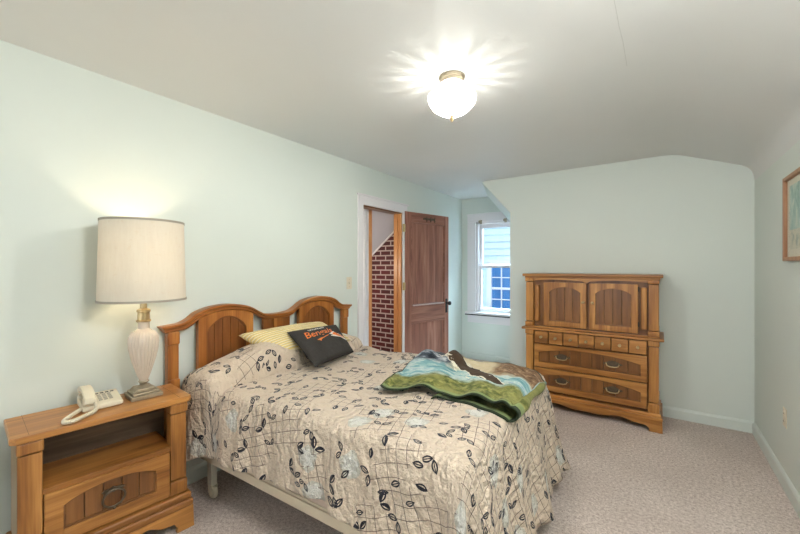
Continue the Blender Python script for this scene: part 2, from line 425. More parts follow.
g = G(); g.box(CX0 - 0.028, CX1, -0.045, 0.0, 0.655, 0.672, 0.002); g.make('dark_sill_strip', M_black, win, label='thin dark strip under the window stool')
g = G()
for x0, x1 in ((WX0 - 0.001, WX0 + 0.035), (WX1 - 0.035, WX1 + 0.001)): g.box(x0, x1, 0.0, 0.12, WZ0 - 0.02, WZ1, 0.002)
g.box(WX0, WX1, 0.0, 0.12, WZ1 - 0.03, WZ1 + 0.001)
g.make('window_jamb', M_white, win)
def sash(name, z0, z1, y0, y1):
    a, b = WX0 + 0.035, WX1 - 0.02; s = 0.045
    g = G(); g.box(a, a + s, y0, y1, z0, z1, 0.003); g.box(b - 0.03, b, y0, y1, z0, z1, 0.003)
    g.box(a + s, b - 0.03, y0, y1, z0, z0 + (0.035 if z0 > 1 else 0.07), 0.003); g.box(a + s, b - 0.03, y0, y1, z1 - (0.06 if z0 > 1 else 0.035), z1, 0.003)
    f = g.make(name, M_white, win)
    g = G(); g.box(a + s - 0.005, b - 0.028, (y0 + y1) / 2 - 0.002, (y0 + y1) / 2 + 0.002, z0 + 0.02, z1 - 0.02); g.make('pane', M_glass, f)
sash('upper_sash', 1.375, 2.006, 0.06, 0.09)
sash('lower_sash', 0.70, 1.395, 0.025, 0.055)
for k, (x, lab) in enumerate(((-2.145, 'left of the two small grey curtain brackets above the window'), (-1.775, 'right of the two small grey curtain brackets above the window'))):
    b = thing('curtain_bracket', lab, 'curtain bracket', (x, YE - 0.022, 2.03), 0, 'curtain brackets on the window head')
    g = G(); g.box(-0.018, 0.018, -0.004, 0.0, -0.028, 0.028, 0.003); g.make('plate', M_pewter, b)
    g = G(); g.lathe([(0.0, 0), (0.014, 0), (0.014, 0.03), (0.020, 0.034), (0.020, 0.045), (0, 0.047)], 14, T(0, -0.003, 0, rx=PI / 2)); g.make('peg', M_pewter, b)

# the house across the way
nb = thing('neighbouring_house', 'pale blue clapboard house seen through the alcove window', 'house', (-3.2, 8.0, -1.0))
n = N('pale_clapboard'); M_sid = n.done(n.bsdf(n.mix(n.noise(n.coord(), 3, 2), (0.62, 0.74, 0.75, 1), (0.70, 0.80, 0.81, 1)), 0.6))
g = G(); p = 0.155
NZ = 36
g.grid(1, 2 * NZ, lambda i, j: ((-6, 5)[i], -0.045 if j % 2 == 0 else 0.0, (j // 2) * p + (0.0 if j % 2 == 0 else p)))
for f in g.bm.faces: pass
bmesh.ops.recalc_face_normals(g.bm, faces=g.bm.faces)
g.box(-6, 5, 0.02, 0.2, 0, NZ * p)
g.make('siding', M_sid, nb, smooth=False)
g = G(); a, b, z0, z1 = 0.10, 1.00, 1.40, 2.38
for bx in ((a - 0.11, a, z0 - 0.1, z1 + 0.12), (b, b + 0.11, z0 - 0.1, z1 + 0.12), (a, b, z1, z1 + 0.12), (a, b, z0 - 0.1, z0), (a, b, (z0 + z1) / 2 - 0.025, (z0 + z1) / 2 + 0.025)):
    g.box(bx[0], bx[1], -0.10, -0.01, bx[2], bx[3], 0.004)
for k in (1, 2, 3): x = lerp(a, b, k / 4); g.box(x - 0.010, x + 0.010, -0.085, -0.035, z0, z1)
for k in (1, 3): z = lerp(z0, z1, k / 4); g.box(a, b, -0.085, -0.035, z - 0.010, z + 0.010)
nw = g.make('window_frame', M_white, nb, smooth=False)
n = N('blue_window_glass'); M_bg = n.done(n.bsdf(n.mix(n.noise(n.coord(), 2.5, 2), (0.03, 0.12, 0.30, 1), (0.10, 0.28, 0.55, 1)), 0.1))
g = G(); g.box(a, b, -0.05, -0.03, z0, z1); g.make('window_glass', M_bg, nw)

# ------------------------------------------------------------------ wall fittings
def plate(name, lab, cat, loc, rz):
    return thing(name, lab, cat, loc, rz)
s_ = plate('light_switch', 'small cream light switch plate beside the white door casing', 'light switch', (lw(2.58), 2.58, 1.215), PI / 2)
g = G(); g.box(-0.035, 0.035, -0.006, 0.0, -0.058, 0.058, 0.003); g.make('cover_plate', M_ivory, s_)
g = G(); g.box(-0.005, 0.005, -0.016, -0.005, -0.010, 0.012, 0.002); g.make('toggle', M_ivory, s_)
for z in (-0.035, 0.035):
    g = G(); g.lathe([(0, 0), (0.004, 0), (0.003, 0.002), (0, 0.002)], 10, T(0, -0.006, z, rx=PI / 2)); g.make('screw', M_brass, s_)
s_ = plate('wall_outlet', 'cream electrical outlet low on the right hand wall', 'outlet', (XR, 3.235, 0.435), -PI / 2)
g = G(); g.box(-0.035, 0.035, -0.006, 0.0, -0.058, 0.058, 0.003); g.make('cover_plate', M_ivory, s_)
for z in (-0.024, 0.024):
    g = G(); g.box(-0.016, 0.016, -0.0085, -0.005, z - 0.014, z + 0.014, 0.003); q = g.make('socket', M_ivory, s_)
    g = G(); g.box(-0.008, -0.006, -0.0095, -0.008, z - 0.004, z + 0.006); g.box(0.006, 0.008, -0.0095, -0.008, z - 0.004, z + 0.006); g.make('slot', M_black, q)

# framed print on the right wall
pf = thing('framed_print', 'wooden framed pale green print hanging on the right hand wall', 'picture', (XR, 2.885, 1.655), -PI / 2)
PW, PH = 0.27, 0.25
g = G()
for bx in ((-PW, -PW + 0.024, -PH, PH), (PW - 0.024, PW, -PH, PH)): g.box(bx[0], bx[1], -0.03, 0.0, bx[2], bx[3], 0.004)
g.box(-PW + 0.023, PW - 0.023, -0.03, 0, -PH, -PH + 0.024, 0.004); g.box(-PW + 0.023, PW - 0.023, -0.03, 0, PH - 0.024, PH, 0.004)
g.make('frame', wood('frame_oak', (0.20, 0.08, 0.03), (0.36, 0.17, 0.07), (0.46, 0.24, 0.11), 'Z', 0.4), pf)
g = G(); g.box(-PW + 0.02, PW - 0.02, -0.012, -0.002, -PH + 0.02, PH - 0.02); g.make('mat_board', plain('cream_mat', (0.68, 0.64, 0.50), 0.8, var=0.02), pf)
def artwork():
    n = N('pale_green_print'); co = n.coord()
    f = n.noise(n.scale(co, (9, 1, 4)), 1.6, 5, 0.65, 0.8); s = n.sep(co)
    col = n.ramp(f, [(0.36, (0.20, 0.34, 0.29)), (0.5, (0.36, 0.52, 0.46)), (0.62, (0.60, 0.66, 0.54)), (0.7, (0.28, 0.42, 0.37))])
    low = n.math('LESS_THAN', s[2], -0.07)
    col2 = n.ramp(n.noise(co, 26, 3), [(0.4, (0.62, 0.60, 0.46)), (0.55, (0.52, 0.52, 0.40)), (0.66, (0.30, 0.36, 0.30))])
    return n.done(n.bsdf(n.mix(low, col, col2), 0.7))
g = G(); g.box(-PW + 0.075, PW - 0.075, -0.014, -0.011, -PH + 0.068, PH - 0.062); g.make('print', artwork(), pf)
g = G(); g.box(-PW + 0.02, PW - 0.02, -0.019, -0.017, -PH + 0.02, PH - 0.02); g.make('glazing', glass('picture_glass', (1, 1, 1), 0.12), pf)

# ------------------------------------------------------------------ ceiling lamp
cl = thing('ceiling_light', 'lit glass bowl ceiling light with brass collar and finial', 'ceiling light', (-0.914, 1.766, H))
g = G(); g.lathe([(0.0, 0.0), (0.066, 0.0), (0.070, -0.006), (0.066, -0.014), (0.060, -0.018), (0.062, -0.030), (0.056, -0.040), (0, -0.040)], 40); g.make('collar', M_pewter, cl)
def cutglass():
    n = N('cut_glass_bowl'); co = n.coord(); s = n.sep(co)
    ang = n.math('ARCTAN2', s[1], s[0])
    a = n.math('MULTIPLY', ang, 9.0)
    st_ = n.math('ABSOLUTE', n.math('SINE', a))
    vor = n.n('TexVoronoi'); n.put(vor.inputs['Vector'], n.comb(n.math('MULTIPLY', ang, 5.0), n.math('MULTIPLY', s[2], 60.0), 0.0)); vor.inputs['Scale'].default_value = 1.2
    f = n.math('ADD', n.math('MULTIPLY', st_, 0.7), n.math('MULTIPLY', vor.outputs[0], 0.35))
    nz = n.noise(n.comb(n.math('MULTIPLY', ang, 3.0), 0.0, 0.0), 3.0, 3, 0.7)
    up = n.ramp(n.math('ADD', n.math('MULTIPLY', f, 0.5), n.math('MULTIPLY', nz, 0.6)), [(0.44, (0.0, 0.0, 0.0)), (0.74, (0.17, 0.17, 0.17))])
    low = n.ramp(f, [(0.2, (0.50, 0.50, 0.50)), (0.7, (0.85, 0.85, 0.85))])
    hi = n.ramp(n.math('DIVIDE', n.math('ADD', s[2], 0.200), 0.028, clamp=True), [(0.0, (0, 0, 0)), (1.0, (1, 1, 1))])
    clear = n.mix(hi, low, up)
    tr = n.n('BsdfTransparent'); tr.inputs[0].default_value = (1, 1, 0.98, 1)
    tl = n.n('BsdfTranslucent'); tl.inputs[0].default_value = (0.42, 0.42, 0.40, 1)
    em = n.n('Emission'); n.put(em.inputs[0], n.ramp(f, [(0.0, (0.55, 0.57, 0.52)), (0.5, (0.95, 0.97, 0.90)), (1.0, (1, 1, 0.97))])); em.inputs[1].default_value = 0.45
    ad = n.n('AddShader'); n.put(ad.inputs[0], tl.outputs[0]); n.put(ad.inputs[1], em.outputs[0])
    gl = n.bsdf((0.9, 0.9, 0.88), 0.08)
    m2 = n.n('MixShader'); m2.inputs[0].default_value = 0.06; n.put(m2.inputs[1], ad.outputs[0]); n.put(m2.inputs[2], gl)
    m1 = n.n('MixShader'); n.put(m1.inputs[0], clear); n.put(m1.inputs[1], m2.outputs[0]); n.put(m1.inputs[2], tr.outputs[0])
    return n.done(m1.outputs[0])
M_bowl = cutglass()
g = G(); g.lathe([(0.056, -0.034), (0.066, -0.044), (0.088, -0.062), (0.112, -0.084), (0.126, -0.104), (0.128, -0.118), (0.122, -0.140), (0.104, -0.166), (0.074, -0.190), (0.040, -0.206), (0.010, -0.212)], 96, cap=False,
                 mod=lambda i, j: 1 + 0.012 * math.cos(18 * 2 * PI * i / 96)); g.make('glass_bowl', M_bowl, cl)
g = G(); g.lathe([(0.0, -0.205), (0.016, -0.207), (0.018, -0.213), (0.008, -0.219), (0.012, -0.226), (0.008, -0.236), (0.003, -0.243), (0, -0.245)], 20); g.make('finial', M_brass, cl)
g = G(); g.lathe([(0, -0.165), (0.014, -0.162), (0.022, -0.148), (0.024, -0.130), (0.018, -0.108), (0.011, -0.092), (0.011, -0.055), (0, -0.055)], 20)
def bulbm(name, c, s):
    n = N(name); e = n.n('Emission'); e.inputs[0].default_value = (*c, 1); e.inputs[1].default_value = s; return n.done(e.outputs[0])
g.make('bulb', bulbm('frosted_bulb_glow', (1, 0.97, 0.90), 2.5), cl)
lo = light('ceiling_bulb_light', 'POINT', (-0.914 + 0.0, 1.766, H - 0.178), 36, (1.0, 0.975, 0.93), shadow_soft_size=0.028)

# ------------------------------------------------------------------ dresser (door chest)
DX, DYB = -0.55, 4.130
dr = thing('door_chest', 'tall honey oak chest with two arched doors above nine drawers', 'dresser', (DX, DYB, 0))
FY = -0.405                                            # front plane (local y)
XL, XRt = -0.546, 0.543
g = G()
g.box(XL + 0.012, XRt - 0.012, FY + 0.03, 0, 0.13, 1.285); g.make('carcass', M_dkZ, dr)
g = G()
g.box(XL - 0.030, XRt + 0.030, FY - 0.03, 0.0, 1.279, 1.305, 0.007, 3); g.box(XL - 0.010, XRt + 0.010, FY - 0.012, 0.0, 1.262, 1.280, 0.004)
g.make('top', M_oakX, dr)
g = G(); g.box(XL - 0.036, XRt + 0.036, FY - 0.04, 0.0, 0.752, 0.774, 0.007, 3); g.box(XL - 0.008, XRt + 0.008, FY - 0.012, 0.0, 0.774, 0.792, 0.005); g.make('waist_moulding', M_oakX, dr)
for sx in (0, 1):
    x0 = XL if sx == 0 else XRt - 0.072; x1 = x0 + 0.072
    for z0, z1, blocks in ((0.790, 1.262, (0.835, 1.222)), (0.150, 0.752, (0.235, 0.700))):
        g = G(); g.box(x0, x1, FY - 0.012, 0.0, blocks[0], blocks[1], 0.006); 
        g.box(x0 - 0.004, x1 + 0.004, FY - 0.024, 0.0, z0, blocks[0] - 0.004, 0.008, 3); g.box(x0 - 0.004, x1 + 0.004, FY - 0.024, 0.0, blocks[1] + 0.004, z1, 0.008, 3)
        g.make('pilaster', M_oakZ, dr)
    # raised side strips by the doors
    a = XL + 0.083 if sx == 0 else XRt - 0.127
    g = G(); g.box(a, a + 0.044, FY - 0.008, FY + 0.04, 0.835, 1.195, 0.012, 3); g.make('raised_strip', M_oakZ, dr)
# scalloped frieze under the top
g = G(); pts = [(XL + 0.072, 1.262), (XL + 0.072, 1.240)]
w0, w1 = XL + 0.072, XRt - 0.072; wm = (w0 + w1) / 2
pts += [(lerp(w0, wm - 0.03, t / 12), 1.236 + 0.012 * math.sin(PI * t / 12)) for t in range(13)] + [(wm, 1.215)] + [(lerp(wm + 0.03, w1, t / 12), 1.236 + 0.012 * math.sin(PI * t / 12)) for t in range(13)] + [(w1, 1.262)]
g.prism(pts, FY - 0.006, FY + 0.04, 'y'); g.make('frieze', M_oakX, dr)
def knob(parent, x, y, z, r=0.013, mat=None):
    g = G(); g.lathe([(0, 0), (r * 0.9, 0.0), (r * 0.9, 0.003), (r * 0.45, 0.006), (r * 0.45, 0.013), (r, 0.018), (r * 1.02, 0.024), (r * 0.6, 0.030), (0, 0.031)], 18, T(x, y, z, rx=PI / 2))
    return g.make('knob', mat or M_brass, parent)
def arched_panel(parent, name, x0, x1, z0, z1, stile, rail_b, rail_t, rise, y, mF, mX, mP, npl, th=0.024, flat_arch=False):
    """frame with an arched opening; local -y is the front; returns frame object"""
    g = G(); a, b = x0 + stile, x1 - stile; zs = z1 - rail_t - rise
    g.box(x0, a, y, y + th, z0, z1, 0.006, 2); g.box(b, x1, y, y + th, z0, z1, 0.006, 2)
    g.box(a - 0.004, b + 0.004, y + 0.0005, y + th, z0, z0 + rail_b, 0.005)
    g.prism([(a - 0.004, z1), (a - 0.004, zs)] + arc(a, b, zs, rise) + [(b + 0.004, zs), (b + 0.004, z1)], y + 0.0005, y + th, 'y')
    f = g.make(name, mF, parent)
    # shadow bead round the opening
    g = G(); w = 0.007
    g.prism(arc(a, b, zs, rise) + [(p[0], p[1] - w) for p in arc(a, b, zs, rise)[::-1]], y + 0.006, y + th, 'y')
    g.box(a, a + w, y + 0.006, y + th, z0 + rail_b, zs); g.box(b - w, b, y + 0.006, y + th, z0 + rail_b, zs); g.box(a, b, y + 0.006, y + th, z0 + rail_b, z0 + rail_b + w)
    g.make('bead', M_dkX if mF is not M_hbZ else M_hbdZ, f)
    g = G(); step = (b - a) / npl
    for k in range(npl): g.box(a + k * step + 0.0012, a + (k + 1) * step - 0.0012, y + 0.014, y + th + 0.006, z0 + rail_b - 0.005, z1 - 0.012, 0.003)
    g.make('plank_panel', mP, f)
    g = G(); g.box(a - 0.01, b + 0.01, y + th - 0.002, y + th + 0.004, z0 + 0.01, z1 - 0.014); g.make('panel_backing', M_groove, f)
    return f
d = arched_panel(dr, 'cabinet_door', -0.376, 0.004 - 0.003, 0.800, 1.222, 0.052, 0.050, 0.042, 0.050, FY - 0.012, M_oakZ, M_oakX, M_dkZ, 4)
knob(d, -0.026, FY - 0.012, 1.045)
d = arched_panel(dr, 'cabinet_door', 0.022, 0.398, 0.800, 1.222, 0.052, 0.050, 0.042, 0.050, FY - 0.012, M_oakZ, M_oakX, M_dkZ, 4)
knob(d, 0.050, FY - 0.012, 1.045)
for z in (0.86, 1.16):
    g = G(); g.lathe([(0.005, 0), (0.005, 0.04)], 10, T(0.402, FY - 0.012, z)); g.make('hinge', M_black, d)
w0, w1 = XL + 0.082, XRt - 0.082; st7 = (w1 - w0) / 7
for k in range(7):
    g = G(); g.box(w0 + k * st7 + 0.003, w0 + (k + 1) * st7 - 0.003, FY - 0.014, FY + 0.04, 0.628, 0.744, 0.007, 2); q = g.make('small_drawer', M_oakX, dr)
    knob(q, w0 + (k + 0.5) * st7, FY - 0.014, 0.686)
def bail(parent, x, y, z):
    g = G(); out = []
    for i in range(40):
        a = 2 * PI * i / 40; r = 1 + 0.13 * math.cos(6 * a); out.append((x + 0.068 * math.cos(a) * r, z + 0.024 * math.sin(a) * (1 + 0.25 * math.cos(4 * a))))
    g.prism(out, y - 0.004, y, 'y'); bp = g.make('back_plate', M_dkbrass, parent)
    g = G(); g.tube([(x - 0.05, y - 0.006, z + 0.006), (x - 0.05, y - 0.022, z + 0.004), (x - 0.042, y - 0.026, z - 0.014), (x - 0.02, y - 0.028, z - 0.021), (x + 0.02, y - 0.028, z - 0.021), (x + 0.042, y - 0.026, z - 0.014), (x + 0.05, y - 0.022, z + 0.004), (x + 0.05, y - 0.006, z + 0.006)], 0.005); g.make('bail_handle', M_brass, parent)
for z0, z1 in ((0.393, 0.616), (0.172, 0.384)):
    q = arched_panel(dr, 'wide_drawer', w0, w1, z0, z1, 0.045, 0.050, 0.028, 0.052, FY - 0.016, M_oakX, M_oakX, M_dkZ, 9)
    for x in (-0.21, 0.21): bail(q, x, FY - 0.004, (z0 + z1) / 2 + 0.008)
g = G(); g.box(XL - 0.016, XRt + 0.016, FY - 0.030, 0.0, 0.118, 0.150, 0.009, 3); g.box(XL - 0.026, XRt + 0.026, FY - 0.042, 0.0, 0.098, 0.122, 0.006, 2); g.make('base_moulding', M_oakX, dr)
def bracket_base(x0, x1, zt, foot=0.11):
    f = [(x0, zt), (x0 - 0.004, 0.0), (x0 + foot * 0.85, 0.0), (x0 + foot * 0.8, 0.02), (x0 + foot, 0.045), (x0 + foot * 1.5, 0.050)]
    m = (x0 + x1) / 2; L = m - (x0 + foot * 1.5)
    f += [(x0 + foot * 1.5 + L * t, 0.050 + (zt - 0.075) * (0.5 - 0.5 * math.cos(2 * PI * min(1, t * 1.35))) * (1 if t < 0.74 else 0.0) + 0.004 * t) for t in [k / 14 for k in range(1, 14)]]
    r = [(2 * m - p[0], p[1]) for p in f[::-1]]
    return f + [(m, 0.056)] + r
g = G(); g.prism(bracket_base(XL - 0.022, XRt + 0.022, 0.100), FY - 0.040, FY - 0.012, 'y'); g.make('scalloped_apron', M_oakX, dr)
for sx in (XL - 0.022, XRt + 0.022 - 0.024):
    g = G(); g.prism([(FY - 0.03, 0.1), (FY - 0.03, 0), (FY + 0.08, 0), (FY + 0.10, 0.05), (-0.11, 0.05), (-0.09, 0), (0, 0), (0, 0.1)], sx, sx + 0.024, 'x'); g.make('side_foot', M_oakX, dr)

# ------------------------------------------------------------------ nightstand
NW, ND, NH = 0.665, 0.315, 0.69
a_ = math.radians(85.5)
ex = Vector((math.cos(a_), math.sin(a_), 0)); ey = Vector((-math.sin(a_), math.cos(a_), 0))     # local x, local y (back)
RF = Vector((-2.023, 0.939, 0)); n0 = RF - ex * NW                                            # left front top corner
ns = thing('nightstand', 'honey oak nightstand with open shelf and one arched drawer', 'nightstand', n0 + ex * NW / 2, a_)
hw = NW / 2
g = G(); c = 0.018
g.prism([(-hw, c), (-hw + c, 0), (hw - c, 0), (hw, c), (hw, ND), (-hw, ND)], NH - 0.030, NH, 'z', 0.006)
g.make('top', M_oakX, ns)
for xi in (-hw + 0.055, hw - 0.056):
    g = G(); g.box(xi, xi + 0.001, 0.012, ND - 0.004, NH - 0.001, NH + 0.0006); g.make('inlay_line', M_groove, ns)
bx = hw - 0.022; fy = 0.028
g = G(); g.box(-bx, -bx + 0.02, fy, ND - 0.01, 0.19, NH - 0.03); g.make('side_panel', plain('greyed_side_board', (0.34, 0.25, 0.15), 0.35, var=0.12, bscale=14), ns, label='greyish left side panel')
g = G(); g.box(bx - 0.02, bx, fy, ND - 0.01, 0.19, NH - 0.03); g.make('side_panel', M_oakZ, ns)
g = G(); g.box(-bx + 0.02, bx - 0.02, ND - 0.022, ND - 0.010, 0.19, NH - 0.03); g.make('back_board', M_shelfback, ns)
g = G(); g.box(-bx + 0.06, bx - 0.06, fy - 0.006, ND - 0.022, 0.420, 0.445, 0.004); g.make('shelf', M_oakX, ns)
for sx in (-1, 1):
    x0, x1 = (-bx, -bx + 0.075) if sx < 0 else (bx - 0.075, bx)
    g = G(); g.box(x0, x1, fy - 0.010, fy + 0.05, 0.265, NH - 0.085, 0.006); g.box(x0 - 0.003, x1 + 0.003, fy - 0.020, fy + 0.05, NH - 0.080, NH - 0.031, 0.008, 3); g.box(x0 - 0.003, x1 + 0.003, fy - 0.020, fy + 0.05, 0.19, 0.260, 0.008, 3)
    g.make('pilaster', M_oakZ, ns)
q = arched_panel(ns, 'drawer', -bx + 0.078, bx - 0.078, 0.192, 0.420, 0.062, 0.055, 0.030, 0.038, fy - 0.016, M_oakX, M_oakX, M_dkZ, 5, 0.026)
# ring pull: crest plate, two posts and a hanging ring
yy = fy - 0.004
g = G(); g.prism([(-0.045, 0.338), (-0.03, 0.330), (-0.012, 0.334), (0, 0.326), (0.012, 0.334), (0.03, 0.330), (0.045, 0.338), (0.030, 0.346), (0.012, 0.345), (0, 0.352), (-0.012, 0.345), (-0.03, 0.346)], yy - 0.012, yy, 'y', 0.001); g.make('pull_plate', M_dkbrass, q)
g = G(); g.tube([(0.042 * math.sin(2 * PI * k / 32), yy - 0.018 - 0.004 * math.cos(2 * PI * k / 32), 0.303 + 0.040 * math.cos(2 * PI * k / 32)) for k in range(32)], 0.0045, 8, True); g.lathe([(0, 0), (0.007, 0.004), (0, 0.012)], 10, T(0, yy - 0.02, 0.260, rx=PI / 2)); g.make('ring_pull', M_dkbrass, q)
g = G(); g.box(-hw + 0.004, hw - 0.004, -0.004, ND - 0.004, 0.150, 0.186, 0.010, 3); g.box(-hw - 0.004, hw + 0.004, -0.012, ND - 0.002, 0.112, 0.152, 0.012, 3); g.make('base_moulding', M_oakX, ns)
g = G(); pts = [(p[0], p[1] * 1.14) for p in bracket_base(-hw - 0.002, hw + 0.002, 0.100, 0.09)]; g.prism(pts, -0.008, 0.016, 'y'); g.make('scalloped_apron', M_oakX, ns)
for sx in (-hw - 0.002, hw + 0.002 - 0.02):
    g = G(); g.prism([(0.0, 0.114), (0.0, 0), (0.07, 0), (0.085, 0.055), (ND - 0.08, 0.055), (ND - 0.07, 0), (ND - 0.004, 0), (ND - 0.004, 0.114)], sx, sx + 0.020, 'x'); g.make('side_foot', M_oakX, ns)

# ------------------------------------------------------------------ table lamp
LX, LY, LZ = -2.220, 0.784, NH
tl = thing('table_lamp', 'lit table lamp with ribbed cream urn and drum shade', 'lamp', (LX, LY, LZ), a_)
g = G(); g.box(-0.070, 0.070, -0.070, 0.070, 0.0, 0.022, 0.004); g.box(-0.060, 0.060, -0.060, 0.060, 0.022, 0.034, 0.005)
t = 0.060
g.prism([(-0.052, 0.034), (0.052, 0.034), (0.036, 0.052), (-0.036, 0.052)], -0.045, 0.045, 'y', 0.003)
g.lathe([(0.036, 0.050), (0.026, 0.056), (0.016, 0.064), (0.020, 0.072), (0.026, 0.078), (0.020, 0.086), (0, 0.086)], 24)
g.make('base', M_pewter, tl)
g = G(); g.lathe([(0, 0.084), (0.020, 0.086), (0.026, 0.105), (0.040, 0.150), (0.054, 0.200), (0.064, 0.250), (0.067, 0.285), (0.064, 0.315), (0.052, 0.338), (0.036, 0.348), (0.027, 0.356), (0.026, 0.385), (0.029, 0.392), (0, 0.392)], 96,
                 mod=lambda i, j: 1 + (0.035 * math.cos(24 * 2 * PI * i / 96) if 2 <= j <= 8 else 0)); g.make('urn', M_urn, tl)
g = G(); g.lathe([(0, 0.390), (0.032, 0.392), (0.034, 0.400), (0.028, 0.404), (0.027, 0.440), (0.032, 0.446), (0.030, 0.456), (0.016, 0.462), (0.014, 0.500), (0.018, 0.510), (0.018, 0.560), (0, 0.560)], 28); g.make('brass_neck', M_brass, tl)
SZ0, SZ1 = 0.508, 0.915
def shade_mat():
    n = N('lamp_shade_fabric'); co = n.coord()
    f = n.noise(n.scale(co, (90, 90, 14)), 1.0, 3, 0.6); sp = n.noise(co, 55, 2)
    col = n.mix(n.ramp(sp, [(0.62, (0, 0, 0)), (0.72, (1, 1, 1))]), n.mix(f, (0.72, 0.67, 0.58, 1), (0.80, 0.76, 0.67, 1)), (0.74, 0.68, 0.58, 1))
    df = n.n('BsdfDiffuse'); n.put(df.inputs[0], col); tr = n.n('BsdfTranslucent'); n.put(tr.inputs[0], col)
    mx = n.n('MixShader'); mx.inputs[0].default_value = 0.27; n.put(mx.inputs[1], df.outputs[0]); n.put(mx.inputs[2], tr.outputs[0])
    return n.done(mx.outputs[0])
g = G(); pr = [(lerp(0.194, 0.184, k / 8), lerp(SZ0, SZ1, k / 8)) for k in range(9)]
g.lathe(pr + [(r - 0.002, z) for r, z in pr[::-1]], 72, cap=False, mod=lambda i, j: 1 + 0.004 * math.cos(9 * 2 * PI * i / 72)); sh = g.make('lamp_shade', shade_mat(), tl)
M_braid = plain('grey_braid_trim', (0.36, 0.33, 0.27), 0.8)
for r, z in ((0.195, SZ0), (0.185, SZ1)):
    g = G(); g.lathe([(r - 0.004, z - 0.005), (r + 0.0015, z - 0.005), (r + 0.0015, z + 0.006), (r - 0.004, z + 0.006), (r - 0.004, z - 0.005)], 72, cap=False); g.make('shade_trim', M_braid, sh)
g = G(); g.tube([(0, 0, 0.56), (0.05, 0, 0.60), (0.06, 0, 0.70), (0.03, 0, 0.80), (0, 0, 0.82)], 0.0025); g.tube([(0, 0, 0.56), (-0.05, 0, 0.60), (-0.06, 0, 0.70), (-0.03, 0, 0.80), (0, 0, 0.82)], 0.0025)
for k in range(3): g.tube([(0, 0, 0.82), (0.183 * math.cos(k * 2.094), 0.183 * math.sin(k * 2.094), 0.90)], 0.002)
g.make('harp', M_brass, tl)
g = G(); g.lathe([(0, 0.56), (0.014, 0.56), (0.016, 0.60), (0.030, 0.660), (0.031, 0.690), (0.022, 0.716), (0, 0.726)], 22); g.make('bulb', bulbm('warm_bulb_glow', (1, 0.82, 0.55), 8), tl)
light('table_bulb_light', 'POINT', (LX, LY, LZ + 0.74), 3.0, (1.0, 0.83, 0.60), shadow_soft_size=0.03)

# ------------------------------------------------------------------ telephone
PHL, PHR = (-2.248, 0.606, NH), math.radians(84)
ph = thing('telephone', 'cream push button desk telephone beside the lamp base', 'telephone', PHL, PHR)
def onface(x, y): return 0.024 + (y + 0.072) / 0.150 * 0.024      # sloping top: low towards the room
g = G(); g.prism([(-0.075, 0.004), (0.078, 0.004), (0.078, 0.048), (-0.072, 0.024)], -0.075, 0.080, 'x', 0.005)
g.box(-0.065, 0.070, -0.065, 0.068, 0.0, 0.006); g.make('body', M_ivory, ph)
for r in range(4):
    for c_ in range(3):
        x = 0.000 + c_ * 0.020; y = 0.030 - r * 0.019
        g = G(); g.box(x - 0.007, x + 0.007, y - 0.0055, y + 0.0055, onface(x, y) - 0.004, onface(x, y) + 0.0045, 0.0015); g.make('key', M_button, ph)
for c_ in range(4):
    x = -0.004 + c_ * 0.020; g = G(); g.box(x - 0.007, x + 0.007, 0.048, 0.056, onface(x, 0.052) - 0.003, onface(x, 0.052) + 0.003, 0.001); g.make('memory_key', M_black, ph)
for y in (-0.050, 0.052):
    g = G(); g.box(-0.073, -0.022, y - 0.018, y + 0.018, 0.02, onface(0, y) + 0.012, 0.005); g.make('cradle', M_ivory, ph)
hs = thing('telephone_handset', 'cream handset lying across the left of the desk telephone', 'telephone handset', PHL, PHR)
def arch_line(k, off): 
    y = lerp(-0.092, 0.096, k / 20); return (y, 0.056 + 0.024 * (k / 20) * 0.7 + 0.020 * math.sin(PI * k / 20) ** 0.8 + off)
g = G(); up_ = [arch_line(k, 0.012) for k in range(21)]; dn_ = [arch_line(k, -0.010) for k in range(21)]
g.prism(up_ + dn_[::-1], -0.070, -0.026, 'x', 0.005); g.make('grip', M_ivory, hs)
for k, y in ((2, -0.072), (18, 0.078)):
    z = arch_line(k, 0)[1]
    g = G(); g.box(-0.072, -0.024, y - 0.022, y + 0.022, onface(0, y) + 0.0135, z + 0.002, 0.007, 3); g.make('ear_cup', M_ivory, hs)
# coiled cord: leaves the handset, loops over the front edge of the nightstand
def coil(path, r, cr, turns):
    P = [Vector(p) for p in path]; out = []; n = turns * 10
    def at(t):
        f = t * (len(P) - 1); i = min(int(f), len(P) - 2); u = f - i
        p0, p1, p2, p3 = P[max(i - 1, 0)], P[i], P[i + 1], P[min(i + 2, len(P) - 1)]
        return 0.5 * ((2 * p1) + (-p0 + p2) * u + (2 * p0 - 5 * p1 + 4 * p2 - p3) * u * u + (-p0 + 3 * p1 - 3 * p2 + p3) * u ** 3)
    for k in range(n + 1):
        t = k / n; d = (at(min(1, t + 0.004)) - at(max(0, t - 0.004))).normalized(); up = d.orthogonal().normalized()
        ref = Vector((0, 0, 1)); up = (ref - d * ref.dot(d)); up = up.normalized() if up.length > 0.1 else Vector((1, 0, 0)); w = d.cross(up)
        a = 2 * PI * turns * t; out.append(at(t) + (up * math.cos(a) + w * math.sin(a)) * cr)
    return out
g = G()
cz = NH + 0.013
cp = [(-2.140, 0.550, NH + 0.048), (-2.122, 0.545, cz + 0.006), (-2.10, 0.515, cz), (-2.075, 0.475, cz), (-2.062, 0.450, cz), (-2.068, 0.425, cz), (-2.098, 0.430, cz), (-2.14, 0.460, cz), (-2.18, 0.492, cz), (-2.20, 0.51, cz)]
cp = [(x - 0.010, y + 0.016, z) for x, y, z in cp]; g.tube(coil(cp, 0, 0.0055, 46), 0.0038, 6); cd_ = g.make('coiled_cord', M_ivory, hs)
